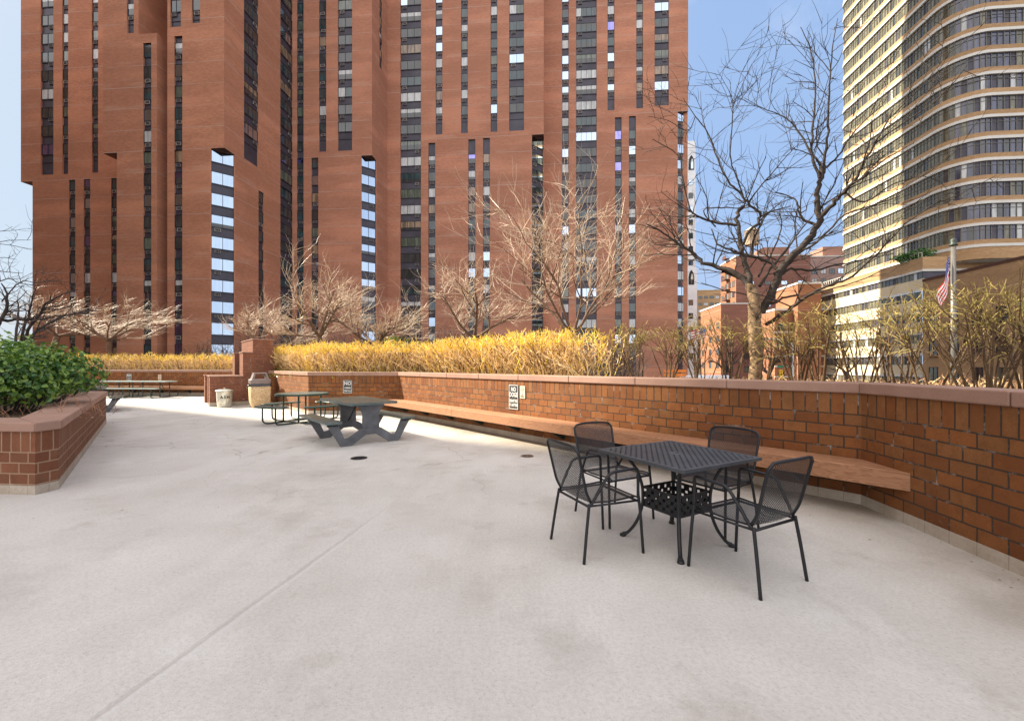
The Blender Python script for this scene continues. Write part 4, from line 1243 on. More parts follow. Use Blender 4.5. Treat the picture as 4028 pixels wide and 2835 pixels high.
# podium below
def podium(b, a0, b0, b1, z0, z1, mat, a1=75):
    pts = [ab(a0, b1) - TB, ab(a0, b0) - TB, ab(a1, b0) - TB]
    for p, q in ((pts[0], pts[1]), (pts[1], pts[2])):
        L = (q - p).length
        b.face([(p.x, p.y, z0 - ZG), (q.x, q.y, z0 - ZG), (q.x, q.y, z1 - ZG), (p.x, p.y, z1 - ZG)], mat, [(0, z0), (L, z0), (L, z1), (0, z1)])
pa, pb0, pb1 = 52.5, 66.3, 92.0
ptop = 16.9
for k in range(6):
    z1 = ptop - 3.05 * k; z0 = z1 - (1.75 if k == 0 else 1.45)
    b = MB(); podium(b, pa, pb0, pb1, z0, z1, 0, 66); b.build('brick_band', MAT['cream'] if k else MAT['tan_brick'], tan)
    b = MB(); podium(b, pa - .08, pb0 - .08, pb1, z0 - .30, z0 - .005, 0, 66)
    b.build('white_band', MAT['white_stone'], tan)
    zw1 = z0 - .30; zw0 = ptop - 3.05 * (k + 1)
    b = MB(); n = 34; Lp = pb1 - pb0
    for j in range(n):
        bb0 = pb0 + .3 + (Lp - .3) * j / n; bb1 = pb0 + .3 + (Lp - .3) * (j + 1) / n
        p, q = ab(pa + .15, bb1) - TB, ab(pa + .15, bb0) - TB
        mt = rng.choices((0, 4, 3, 5), (6, 2, .5, 1))[0]
        b.face([(p.x, p.y, zw0 - ZG), (q.x, q.y, zw0 - ZG), (q.x, q.y, zw1 - ZG), (p.x, p.y, zw1 - ZG)], mt)
        b.box((p.x, p.y, (zw0 + zw1) / 2 - ZG), (.1, .12, zw1 - zw0), 0, 2)
    p, q = ab(pa + .1, pb0 + .1) - TB, ab(66, pb0 + .1) - TB
    b.face([(p.x, p.y, zw0 - ZG), (q.x, q.y, zw0 - ZG), (q.x, q.y, zw1 - ZG), (p.x, p.y, zw1 - ZG)], 5)
    b.build('ribbon_window', glass_list, tan)
b = MB(); q = [ab(pa, pb0, ptop - .3) - TB, ab(70, pb0, ptop - .3) - TB, ab(70, pb1, ptop - .3) - TB, ab(pa, pb1, ptop - .3) - TB]
b.face(q); b.build('terrace_floor', MAT['white_stone'], tan)
b = MB()
for j in range(40):
    bb = pb0 + .5 + (pb1 - pb0 - 1) * j / 39; p = ab(pa + .3, bb) - TB; b.tube([(p.x, p.y, ptop - .3 - ZG), (p.x, p.y, ptop + .75 - ZG)], .04, 4)
p, q = ab(pa + .3, pb0 + .5) - TB, ab(pa + .3, pb1 - .5) - TB
b.tube([(p.x, p.y, ptop + .75 - ZG), (q.x, q.y, ptop + .75 - ZG)], .05, 4)
b.build('terrace_railing', MAT['white_stone'], tan)

# low tan brick building in front of it
lbB = ab(45, 50, ZG)
lb = thing('low_brick_building', 'shaded low tan brick building behind the flagpole at the right', 'building', tuple(lbB))
b = MB(); a0, b0, b1, zt = 44.9, 40.0, 56.7, 11.9
holes = []
b.face([ab(a0, b1, ZG) - lbB, ab(a0, b0, ZG) - lbB, ab(a0, b0, zt) - lbB, ab(a0, b1, zt) - lbB], 0, [(0, ZG), (b1 - b0, ZG), (b1 - b0, zt), (0, zt)])
b.face([ab(a0, b1, ZG) - lbB, ab(a0, b1, zt) - lbB, ab(a0 + 12, b1, zt) - lbB, ab(a0 + 12, b1, ZG) - lbB], 0, [(0, ZG), (0, zt), (12, zt), (12, ZG)])
b.face([ab(a0, b0, zt) - lbB, ab(a0 + 12, b0, zt) - lbB, ab(a0 + 12, b1, zt) - lbB, ab(a0, b1, zt) - lbB], 0, [(0, zt + 1)] * 4)
b.face([ab(a0, b0, ZG) - lbB, ab(a0 + 12, b0, ZG) - lbB, ab(a0 + 12, b0, zt) - lbB, ab(a0, b0, zt) - lbB], 0, [(0, ZG), (12, ZG), (12, zt), (0, zt)])
b.build('brick_wall', MAT['tan_brick2'], lb)
b = MB(); c1, c0 = ab(a0 - .06, b1) - lbB, ab(a0 - .06, b0) - lbB
b.face([(c1.x, c1.y, zt - .25 - ZG), (c0.x, c0.y, zt - .25 - ZG), (c0.x, c0.y, zt + .06 - ZG), (c1.x, c1.y, zt + .06 - ZG)])
b.build('roof_edge', MAT['soffit'], lb)
rz_side = math.atan2(-E2.y, -E2.x)
for row, zz in enumerate((-.4, 2.7, 5.7)):
    for bb in (42.2, 44.6, 47.4, 49.9, 52.6, 55.2):
        w, h = 1.15, 1.75
        me, _ = window_mesh(w, h, 2, rng.choice((0, 0, 1, 5)), 0)
        o = bpy.data.objects.new('window', me); COL.objects.link(o); o.parent = lb
        o.location = ab(a0 - .03, bb, zz) - lbB; o.rotation_euler = (0, 0, rz_side)
        s_ = MB(); s_.box((0, -.05, -.06), (w + .2, .16, .1)); s_.build('sill', MAT['tan_brick2'], o)

# ------------------------------------------------------------------ distant buildings
def far_block(name, label, corner, da, db, zt, mat_l, mat_f, wins=(), extra=None, zb=ZG):
    """block whose near left corner is at 'corner' (world); da along the frontal axis, db away"""
    o = Vector((corner.x, corner.y, zb)); t = thing(name, label, 'building', tuple(o))
    A = Vector((0, 0, 0)); Bc = E1 * da; Cc = E1 * da + E2 * db; Dd = E2 * db; H = zt - zb
    b = MB()
    def wl(p, q, m):
        L = (q - p).length; b.face([(p.x, p.y, 0), (q.x, q.y, 0), (q.x, q.y, H), (p.x, p.y, H)], m, [(0, zb), (L, zb), (L, zt), (0, zt)])
    wl(A, Bc, 1); wl(Dd, A, 0); wl(Bc, Cc, 1); wl(Cc, Dd, 0)
    b.face([(p.x, p.y, H) for p in (A, Bc, Cc, Dd)], 1, [(0, zt + 1)] * 4)
    b.build('brick_wall', [mat_l, mat_f], t)
    b = MB(); e = .15
    q = [A - E1 * e - E2 * e, Bc + E1 * e - E2 * e, Cc + E1 * e + E2 * e, Dd - E1 * e + E2 * e]
    b.prism([(p.x, p.y) for p in q], H, H + .35); b.build('parapet', MAT['white_stone'], t)
    rzf, rzs = math.atan2(E1.y, E1.x), math.atan2(-E2.y, -E2.x)
    for (side, s0, s1, n, z0, z1, dz, w, h, np_, gis) in wins:
        z = z0
        while z < z1:
            for i in range(n):
                s = s0 + (s1 - s0) * i / max(1, n - 1)
                me, _ = window_mesh(w, h, np_, rng.choice(gis), 0)
                ob = bpy.data.objects.new('window', me); COL.objects.link(ob); ob.parent = t
                if side == 'f': ob.location = E1 * s - E2 * .04 + Vector((0, 0, z - zb)); ob.rotation_euler = (0, 0, rzf)
                else: ob.location = E2 * s - E1 * .04 + Vector((0, 0, z - zb)); ob.rotation_euler = (0, 0, rzs)
            z += dz
    return t, H
# red brick mid-rise with sunlight on its left face put into warmer brick
c = at(2895, 1440, 120)
mid, Hm = far_block('brick_building', 'red brick mid rise with balconies and a roof water tank beyond the street', c, 19.5, 10.8, 31.6, MAT['orange_brick'], MAT['red_brick'],
    [('s', 1.6, 9.4, 4, 3, 29, 2.95, 1.5, 1.6, 2, (1, 5, 0)), ('f', 4, 17, 4, 6, 29, 5.9, 1.6, 1.1, 1, (2, 0, 2))])
b = MB()
for k in range(9):
    p = E2 * 5.4 - E1 * .55 + Vector((0, 0, 4.6 + 2.95 * k + 6 - 0)); b.box(p, (1.2, 2.6, .12), -g5); b.box(p + Vector((-.55, 0, .45)), (.06, 2.6, .9), -g5)
b.build('balcony_stack', MAT['soffit'], mid)
b = MB(); b.box(E1 * 12 + E2 * 6 + Vector((0, 0, Hm + 1.6)), (7, 6, 3.2), -g5); b.build('penthouse', MAT['red_brick'], mid)
tk = at(2957, 1440, 124)
wt = thing('water_tank', 'round wooden rooftop water tank on legs behind the bare tree', 'water tank', (tk.x, tk.y, 31.95))
b = MB(); b.lathe([(1.85, 4.0), (1.9, 8.0), (1.95, 8.02)], 20); b.build('tank_body', MAT['tank'], wt)
b = MB(); b.lathe([(2.05, 8.0), (.05, 9.3)], 20); b.build('tank_roof', MAT['cream'], wt)
for k in range(4):
    b = MB(); w = R(45 + 90 * k); b.tube([(1.5 * math.cos(w), 1.5 * math.sin(w), 0), (1.5 * math.cos(w), 1.5 * math.sin(w), 4.0)], .14, 5); b.build('leg', MAT['soffit'], wt)
c = at(2836, 1440, 104)
far_block('brick_building', 'low orange brick wing in front of the red mid rise', c, 9, 14, 16.2, MAT['orange_brick'], MAT['red_brick'], [('s', 2, 12, 3, 1, 13, 3.2, 1.4, 1.5, 1, (0, 1)), ('f', 2, 6, 2, 0, 8, 3.2, 1.5, 1.4, 1, (0, 5))])  # orange left side, red front: sun and shade put into the brick
c = at(3048, 1440, 84)
ob_, Ho = far_block('brick_building', 'orange brick low building with thin white string courses across the street', c, 9.5, 10, 12.2, MAT['orange_brick'], MAT['orange_brick'], [('f', 1.2, 8, 4, -4, 9, 3.1, 1.2, 1.2, 1, (0, 1, 0))])
b = MB()
for z in (-.6, 1.4, 3.4, 5.4, 8.0): b.box(E1 * 4.75 - E2 * .06 + Vector((0, 0, z - ZG)), (9.6, .12, .28), -g5)
b.build('string_course', MAT['white_stone'], ob_)
c = at(3138, 1440, 82)
far_block('brick_building', 'taller plain orange brick block beside the tan building', c, 4.2, 8, 16.9, MAT['orange_brick'], MAT['orange_brick'])
c = at(3187, 1440, 130)
pk, Hp = far_block('brick_building', 'pink brick building with pale green windows far behind the tan tower', c, 22, 18, 34, MAT['pink_brick'], MAT['pink_brick'], [('f', 1.2, 16, 7, 8, 32, 3.0, 1.6, 1.5, 2, (2, 1, 3))])
b = MB(); b.box(E1 * 9.5 + E2 * 6 + Vector((0, 0, Hp + 1.8)), (9, 7, 3.8), -g5); b.build('penthouse', MAT['red_brick'], pk)
# slim white tower with pointed arches
c = at(2690, 1440, 150); zt_ = 79
wtw = thing('slim_white_tower', 'slim pale masonry tower with pointed arch openings beside the brick tower', 'tower', (c.x, c.y, ZG))
b = MB()
b.prism([(p.x, p.y) for p in (Vector((0, 0, 0)), E1 * 4.4, E1 * 4.4 + E2 * 5, E2 * 5)], 0, 37)
b.prism([(p.x, p.y) for p in (E1 * .1 + E2 * .05, E1 * 3.9 + E2 * .05, E1 * 3.9 + E2 * 5, E2 * 5)], 37.02, zt_ - ZG)
b.build('masonry_shaft', MAT['white_tower'], wtw)
for zb_ in (31.5, 71.0):
    b = MB(); arch = [(-.95, 0), (.95, 0), (.95, 2.6), (.75, 3.8), (.4, 4.6), (0, 5.1), (-.4, 4.6), (-.75, 3.8), (-.95, 2.6)]
    b.face([tuple(E1 * (2.5 + x) - E2 * .06 + Vector((0, 0, zb_ + z))) for x, z in arch], 0)
    b.face([tuple(E1 * (2.5 + x * .42 + .25) - E2 * .09 + Vector((0, 0, zb_ + .4 + z * .7))) for x, z in arch], 1)
    b.build('arch_opening', [MAT['ink'], GL[2]], wtw)
rzf = math.atan2(E1.y, E1.x)
for k in range(15):
    z = 6 + 4.6 * k
    if 28 < z < 38 or 67 < z: continue
    me, _ = window_mesh(1.5, 1.9, 1, 2 if k % 3 else 1, 0)
    ob = bpy.data.objects.new('window', me); COL.objects.link(ob); ob.parent = wtw; ob.location = E1 * 2.3 - E2 * .05 + Vector((0, 0, z)); ob.rotation_euler = (0, 0, rzf)
c = at(2742, 1440, 210)
far_block('apartment_building', 'far cream apartment house with rows of balconies', c, 24, 14, 38, MAT['tan_brick'], MAT['tan_brick'], [('f', 1.5, 20, 8, 1, 36, 3.3, 1.9, 1.3, 2, (0, 3, 1))])
c = at(58, 1440, 190)
far_block('apartment_building', 'far beige house low behind the left dark tree', c, 16, 14, 15, MAT['tan_brick'], MAT['tan_brick'], [('f', 2, 14, 5, 2, 13, 3.2, 1.6, 1.4, 1, (0, 3))])
c = at(-90, 1440, 260)
far_block('apartment_building', 'far pale flat house at the left edge of the view', c, 21, 14, 10, MAT['cream'], MAT['cream'], [('f', 2, 18, 5, -2, 8, 3.2, 1.8, 1.4, 1, (0, 3))])

# ------------------------------------------------------------------ street furniture seen between the stems
fp = at(3750, 1440, 21)
pole = thing('flagpole', 'tall gray flagpole with a ball top behind the right hand shrubs', 'flagpole', (fp.x, fp.y, ZG))
topz = HC + (HY - 960) / FPX * 21
b = MB(); b.tube([(0, 0, 0), (0, 0, topz - ZG)], [.13, .10], 12); b.build('shaft', MAT['pole'], pole)
b = MB(); b.lathe([(.001, .30), (.10, .24), (.14, .14), (.10, .04), (.16, .0), (.16, -.08), (.1, -.1)], 14, (0, 0, topz - ZG)); b.build('ball_finial', MAT['bracket'], pole)
def flag(label, top, w, h, drape, rz):
    t = thing('flag', label, 'flag', tuple(top), rz)
    N, M = 26, 26; V = []
    for j in range(M + 1):
        for i in range(N + 1):
            u, v = i / N, j / M
            # hanging limp: the fly drops and folds towards the pole
            x = -u * w * (1 - drape * .75) - .04; z = -v * h - u * w * drape * .95
            y = .09 * math.sin(u * 9 + v * 2) * drape * (.3 + u) + .03 * math.sin(u * 17 + v * 5) * u
            x += .05 * math.sin(v * 6 + u * 5) * u * drape
            V.append((x, y, z))
    for part, sel in (('canton', 2), ('stripes', 0)):
        b = MB()
        for j in range(M):
            for i in range(N):
                can_ = i < N * .4 and j < 14
                if (sel == 2) != can_: continue
                if sel == 2: mt = 2 if (i % 3 or j % 3) else 1
                else: mt = 0 if (j * 9 // 26) % 2 == 0 else 1
                q = [j * (N + 1) + i, j * (N + 1) + i + 1, (j + 1) * (N + 1) + i + 1, (j + 1) * (N + 1) + i]
                b.face([V[k] for k in q], mt, None, True)
        b.build(part, [MAT['flag_red'], MAT['flag_white'], MAT['flag_blue']], t)
    return t
ft = at(3747, 1003, 21)
flag('stars and stripes flag hanging limp from the tall gray flagpole', ft + Vector((-.12, 0, 0)), 2.3, 1.25, .95, R(10))
f2 = at(2778, 1285, 60)
flag('small distant stars and stripes flag seen through the hedge gaps', f2, 2.6, 1.5, .25, R(5))
sg = at(3075, 1441, 48)
st = thing('street_sign', 'small green street name sign across the road', 'street sign', (sg.x, sg.y, ZG))
b = MB(); b.tube([(0, 0, 0), (0, 0, sg.z - ZG + .3)], .05, 6); b.build('post', MAT['pole'], st)
b = MB(); b.box((0, -.06, sg.z - ZG), (1.0, .03, .22)); b.build('name_blade', MAT['street_green'], st)
sg = at(3068, 1472, 44)
st = thing('traffic_light', 'traffic light with a red lamp near the green street sign', 'traffic light', (sg.x, sg.y, ZG))
b = MB(); b.tube([(0, 0, 0), (0, 0, sg.z - ZG + .5)], .06, 6); b.build('post', MAT['pole'], st)
b = MB(); b.box((0, -.12, sg.z - ZG), (.3, .2, .9)); b.build('lamp_housing', MAT['yellow'], st)
for k in range(3):
    b = MB(); b.lathe([(.09, 0), (.001, .02)], 12); o = b.build('lamp', MAT['flag_red'] if k == 0 else MAT['dark'], st); o.location = (0, -.225, sg.z - ZG + .28 - .28 * k); o.rotation_euler = (R(90), 0, 0)
sg = at(3118, 1440, 46)
st = thing('lamp_post', 'pale street lamp post with curved arm beyond the hedge', 'lamp post', (sg.x, sg.y, ZG))
b = MB(); hh = at(3118, 1345, 46).z - ZG; b.tube(spline([(0, 0, 0), (0, 0, hh - 1), (-.3, 0, hh - .1), (-1.6, 0, hh + .3), (-3.2, 0, hh + .3)], 4), .09, 6); b.build('post', MAT['white_stone'], st)
b = MB(); b.box((-3.4, 0, hh + .25), (.7, .25, .14)); b.build('lamp_head', MAT['pole'], st)
for (x, D, lab) in ((2665, 38, 'orange construction barrier low behind the hedge, the larger one'), (2640, 41, 'orange construction barrier left of the larger one')):
    c = at(x, 1470, D)
    t = thing('construction_barrier', lab, 'barrier', (c.x, c.y, ZG))
    H = c.z + .45 - ZG
    b = MB(); b.tube([(-.6, 0, 0), (-.6, 0, H)], .04, 5); b.tube([(.6, 0, 0), (.6, 0, H)], .04, 5); b.build('frame', MAT['pole'], t)
    b = MB()
    for k in range(4): b.box((0, -.05, H - .2 - .35 * k), (1.5, .04, .25))
    b.build('board', MAT['orange'], t)
def van(label, c, rz, col):
    t = thing('delivery_van', label, 'van', tuple(c), rz)
    b = MB(); prof = [(-2.6, .45), (-2.6, 2.5), (-2.4, 2.62), (1.2, 2.62), (1.5, 2.5), (2.0, 1.5), (2.6, 1.25), (2.7, .5)]
    n = len(prof); A = [(x, -.95, z) for x, z in prof]; C = [(x, .95, z) for x, z in prof]
    b.raw(A + C, [tuple(range(n)), tuple(reversed(range(n, 2 * n)))] + [(i, i + n, (i + 1) % n + n, (i + 1) % n) for i in range(n)], 0, False)
    b.build('body', col, t, bevel=.05)
    b = MB(); b.face([(1.15, -.956, 1.55), (1.9, -.956, 1.55), (1.52, -.956, 2.35), (1.15, -.956, 2.35)]); b.build('side_window', GL[0], t)
    for x in (-1.6, 1.75):
        for y in (-.9, .9):
            b = MB(); b.lathe([(.001, -.1), (.36, -.1), (.36, .1), (.001, .1)], 16); o = b.build('wheel', MAT['tyre'], t); o.location = (x, y, .36); o.rotation_euler = (R(90), 0, 0)
c = at(2800, 1440, 40); van('white delivery van parked in the street seen between shrub stems', Vector((c.x, c.y, ZG)), R(20), MAT['van'])

# ------------------------------------------------------------------ vegetation
def rot_about(v, axis, ang): return Matrix.Rotation(ang, 3, axis) @ v
def rand_perp(d, rng):
    a = d.orthogonal().normalized(); return rot_about(a, d, rng.uniform(0, 2 * math.pi))
def limb(b, rng, p, d, L, r, taper, nseg, wander, trop, sides, mat=0):
    pts, rad = [p.copy()], [r]
    for i in range(nseg):
        d = (d + Vector((rng.gauss(0, 1), rng.gauss(0, 1), rng.gauss(0, 1))) * wander + trop).normalized()
        p = p + d * (L / nseg); pts.append(p.copy()); rad.append(r * (1 - (1 - taper) * (i + 1) / nseg))
    b.tube(pts, rad, sides, mat, caps=False, smooth=sides > 3)
    return pts, rad, d
def along(pts, t):
    k = t * (len(pts) - 1); i = min(int(k), len(pts) - 2); f = k - i
    return pts[i].lerp(pts[i + 1], f), (pts[i + 1] - pts[i]).normalized()
def branch(bt, bc, rng, p, d, L, r, lev, P):
    last = lev >= P['lev']
    sides = (8, 6, 5, 4, 3, 3, 3)[min(lev, 6)]
    tgt = bt if lev <= P.get('trunk_lev', 1) else bc
    pts, rad, dd = limb(tgt, rng, p, d, L, r, P['taper'] if not last else .35, P['seg'][min(lev, len(P['seg']) - 1)], P['wander'] * (1 + .25 * lev), P['trop'][min(lev, len(P['trop']) - 1)], sides)
    if last: return
    n = P['n'][min(lev, len(P['n']) - 1)]
    for k in range(n):
        t = P['t0'][min(lev, len(P['t0']) - 1)] + (1 - P['t0'][min(lev, len(P['t0']) - 1)]) * (k + rng.random()) / n
        q, td = along(pts, min(t, .999))
        ax = rand_perp(td, rng); a = R(rng.uniform(*P['ang']))
        nd = rot_about(td, ax, a)
        if nd.z < P.get('minz', -.2): nd.z = abs(nd.z) * .3; nd.normalize()
        rr = (r * (1 - (1 - P['taper']) * t)) * P['rr']
        branch(bt, bc, rng, q, nd, L * P['lr'] * rng.uniform(.65, 1.15), max(rr, P['rmin']), lev + 1, P)
def tree(name, label, base, seed, P, trunkL, r0, mats, lean=(0, 0, 1), group=None, forks=5, forkL=1.6, spread=(25, 60), cat='tree', stems=None):
    rng = random.Random(seed)
    t = thing(name, label, cat, tuple(base), 0, group)
    bt, bc = MB(), MB()
    p = Vector((0, 0, -.15))
    if trunkL > 0:
        pts, rad, d = limb(bt, rng, p, Vector(lean).normalized(), trunkL + .15, r0, .72, 5, .07, Vector((0, 0, .02)), 10)
        top = pts[-1]; rf = rad[-1] * .75
    else:
        top = p; rf = r0; d = Vector(lean)
    for k in range(forks):
        az = 2 * math.pi * (k + rng.uniform(-.3, .3)) / forks
        el = R(rng.uniform(*spread))
        nd = Vector((math.cos(az) * math.sin(el), math.sin(az) * math.sin(el), math.cos(el)))
        nd = (nd + Vector(lean) * .25 - Vector((0, 0, .25))).normalized() if trunkL > 0 else (nd + Vector(lean) * .5).normalized()
        off = Vector((0, 0, 0)) if trunkL > 0 else Vector((rng.uniform(-.2, .2), rng.uniform(-.2, .2), 0))
        branch(bt, bc, rng, top + off, nd, forkL * rng.uniform(.8, 1.2), rf * rng.uniform(.6, .9), 1, P)
    bt.build('trunk', mats[0], t)
    bc.build('crown', mats[1], t)
    return t
Z3 = Vector((0, 0, 0))
PV = dict(lev=4, taper=.5, seg=[5, 5, 5, 5, 4, 3], wander=.085, trop=[Z3, Vector((0, 0, .05)), Vector((.02, 0, .04)), Vector((.04, 0, .05)), Vector((.06, 0, .05)), Vector((.08, 0, .04))],
          n=[0, 5, 6, 5, 3], t0=[.4, .3, .25, .2, .2], ang=(22, 62), rr=.58, lr=.70, rmin=.0058, minz=-.15, trunk_lev=2)
grp = 'sunlit bare trees behind the hedges'
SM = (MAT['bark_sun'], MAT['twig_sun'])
def tb_at(x, D): return Vector(((x - CX) / FPX * D, D, 1.05))
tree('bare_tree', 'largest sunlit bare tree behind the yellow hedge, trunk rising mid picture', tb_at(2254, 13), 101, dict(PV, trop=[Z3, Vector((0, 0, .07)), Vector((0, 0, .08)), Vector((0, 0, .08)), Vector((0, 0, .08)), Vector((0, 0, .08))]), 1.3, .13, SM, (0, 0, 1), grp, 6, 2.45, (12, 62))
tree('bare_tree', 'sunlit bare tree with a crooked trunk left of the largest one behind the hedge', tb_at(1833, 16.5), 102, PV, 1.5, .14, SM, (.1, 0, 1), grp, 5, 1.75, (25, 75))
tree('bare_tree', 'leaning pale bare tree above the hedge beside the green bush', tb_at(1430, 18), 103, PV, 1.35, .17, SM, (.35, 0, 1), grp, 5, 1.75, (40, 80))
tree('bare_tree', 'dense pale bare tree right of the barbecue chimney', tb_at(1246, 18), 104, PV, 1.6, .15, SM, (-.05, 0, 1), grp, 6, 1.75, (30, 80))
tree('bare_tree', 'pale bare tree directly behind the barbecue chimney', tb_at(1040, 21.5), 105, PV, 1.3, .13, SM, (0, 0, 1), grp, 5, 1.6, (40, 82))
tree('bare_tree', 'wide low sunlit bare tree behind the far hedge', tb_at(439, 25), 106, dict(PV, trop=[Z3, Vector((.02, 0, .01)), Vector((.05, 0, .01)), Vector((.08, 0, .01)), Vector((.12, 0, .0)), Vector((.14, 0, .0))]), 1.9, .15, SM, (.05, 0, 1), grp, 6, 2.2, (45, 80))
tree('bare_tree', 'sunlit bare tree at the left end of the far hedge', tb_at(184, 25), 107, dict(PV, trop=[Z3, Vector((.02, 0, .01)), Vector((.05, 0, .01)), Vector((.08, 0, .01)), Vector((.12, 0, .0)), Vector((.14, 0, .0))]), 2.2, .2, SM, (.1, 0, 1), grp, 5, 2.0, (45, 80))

# dark tree rooted in the left planter, shaded
PD = dict(PV, lev=4, n=[0, 6, 5, 4], lr=.5, rmin=.005, wander=.10, ang=(20, 55), trop=[Z3, Vector((.05, 0, .0)), Vector((.05, 0, .0)), Vector((.06, 0, .02)), Vector((.06, 0, .02))])
rngd = random.Random(77)
def limbs_tree(name, label, base, limbs, mats, seed, P, cat='tree', twig_n=10, twig_L=(.4, 1.0), group=None, tl=1, onetrunk=False, rk=1.0):
    """limbs: list of (points in world, r0, r1); twigs grow off each"""
    rng = random.Random(seed)
    t = thing(name, label, cat, tuple(base), 0, group)
    bt, bc = MB(), MB()
    for li, (pts, r0, r1, tw) in enumerate(limbs):
        q = spline([Vector(p) - Vector(base) for p in pts], 4)
        n = len(q); L = sum((q[i + 1] - q[i]).length for i in range(n - 1))
        rad = [(r0 + (r1 - r0) * i / (n - 1)) * (.78 if tl < .8 else rk) for i in range(n)]
        # gnarly swelling
        rad = [r * (1 + rng.uniform(-.10, .12)) for r in rad]
        q = [p + Vector((rng.gauss(0, 1), rng.gauss(0, 1), rng.gauss(0, 1))) * min(.012, r * .4) for p, r in zip(q, rad)]
        (bt if (li == 0 if onetrunk else r0 > .022) else bc).tube(q, rad, 9 if r0 > .05 else (6 if r0 > .02 else 4), caps=False)
        for k in range(int(tw * L * tl)):
            tt = rng.uniform(.12, .999); p, td = along(q, tt)
            ax = rand_perp(td, rng); nd = rot_about(td, ax, R(rng.uniform(30, 80)))
            if nd.z < -.1: nd.z *= -.4; nd.normalize()
            nd = (nd + P.get('pull', Z3)).normalized()
            rr = max(.0045, min(.012, rad[int(tt * (n - 1))] * .5))
            branch(bt, bc, rng, p, nd, rng.uniform(*twig_L), rr, P['start'], P)
    bt.build('trunk', mats[0], t); bc.build('crown', mats[1], t)
    return t
def zp(x, y, D, k=2.276, ox=0, oy=850): return at(ox + x / k, oy + y / k, D)
PT = dict(PV, lev=4, start=3, lr_=0, n=[0, 0, 0, 3, 2], t0=[.2] * 6, ang=(25, 60), lr=.6, rmin=.0035, rr=.6, wander=.07, seg=[4, 4, 4, 4, 3], trop=[Z3] * 3 + [Vector((0, 0, .03))] * 3, trunk_lev=0, pull=Vector((.35, 0, .1)))
DL = 9.3
lims = [
    ([zp(165, 1260, 9.2), zp(240, 1060, 9.2), zp(330, 900, 9.1), zp(420, 780, 9.0), zp(560, 700, 8.9), zp(700, 660, 8.8)], .05, .008, 9),
    ([zp(190, 1260, 9.3), zp(300, 1060, 9.4), zp(430, 960, 9.5), zp(560, 900, 9.6), zp(720, 860, 9.7), zp(880, 850, 9.8)], .045, .008, 9),
    ([zp(150, 1270, 9.5), zp(250, 1090, 9.7), zp(400, 1010, 9.9), zp(520, 960, 10.1)], .04, .01, 9),
    ([zp(155, 1260, 9.2), zp(200, 1040, 9.0), zp(260, 860, 8.9), zp(290, 720, 8.8), zp(330, 640, 8.8)], .04, .008, 8),
    ([zp(-60, 950, 8.6), zp(60, 930, 8.8), zp(215, 920, 9.0), zp(370, 925, 9.2), zp(560, 890, 9.3), zp(820, 850, 9.4)], .045, .010, 8),
]
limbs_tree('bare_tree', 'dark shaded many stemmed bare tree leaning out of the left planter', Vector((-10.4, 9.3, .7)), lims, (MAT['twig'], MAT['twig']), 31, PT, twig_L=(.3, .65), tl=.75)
lims = [
    ([zp(-160, 1300, 8.8), zp(-40, 1000, 8.7), zp(40, 860, 8.7), zp(60, 700, 8.6), zp(10, 600, 8.5)], .06, .012, 10),
    ([zp(110, 1250, 8.4), zp(150, 1000, 8.4), zp(165, 840, 8.4), zp(160, 760, 8.4)], .032, .012, 9),
    ([zp(20, 760, 8.7), zp(120, 640, 8.6), zp(220, 580, 8.5), zp(330, 600, 8.5), zp(480, 570, 8.4)], .018, .006, 9),
    ([zp(-80, 480, 8.6), zp(60, 500, 8.6), zp(200, 510, 8.6)], .014, .005, 8), ([zp(-80, 380, 8.7), zp(40, 370, 8.7), zp(150, 390, 8.7)], .012, .004, 8),
    ([zp(-90, 240, 8.7), zp(80, 220, 8.7), zp(280, 214, 8.7)], .012, .004, 5), ([zp(-80, 250, 8.5), zp(90, 260, 8.5), zp(270, 300, 8.5)], .010, .004, 5),
    ([zp(-60, 140, 8.5), zp(40, 130, 8.5), zp(115, 92, 8.5)], .009, .004, 5), ([zp(-70, 620, 8.7), zp(70, 560, 8.7), zp(180, 600, 8.7), zp(420, 640, 8.7)], .016, .005, 10),
]
limbs_tree('bare_tree', 'dark bare tree reaching in from the left edge of the picture', Vector((-10.9, 8.8, .7)), lims, (MAT['twig'], MAT['twig']), 32, PT, twig_L=(.25, .55), tl=.6)

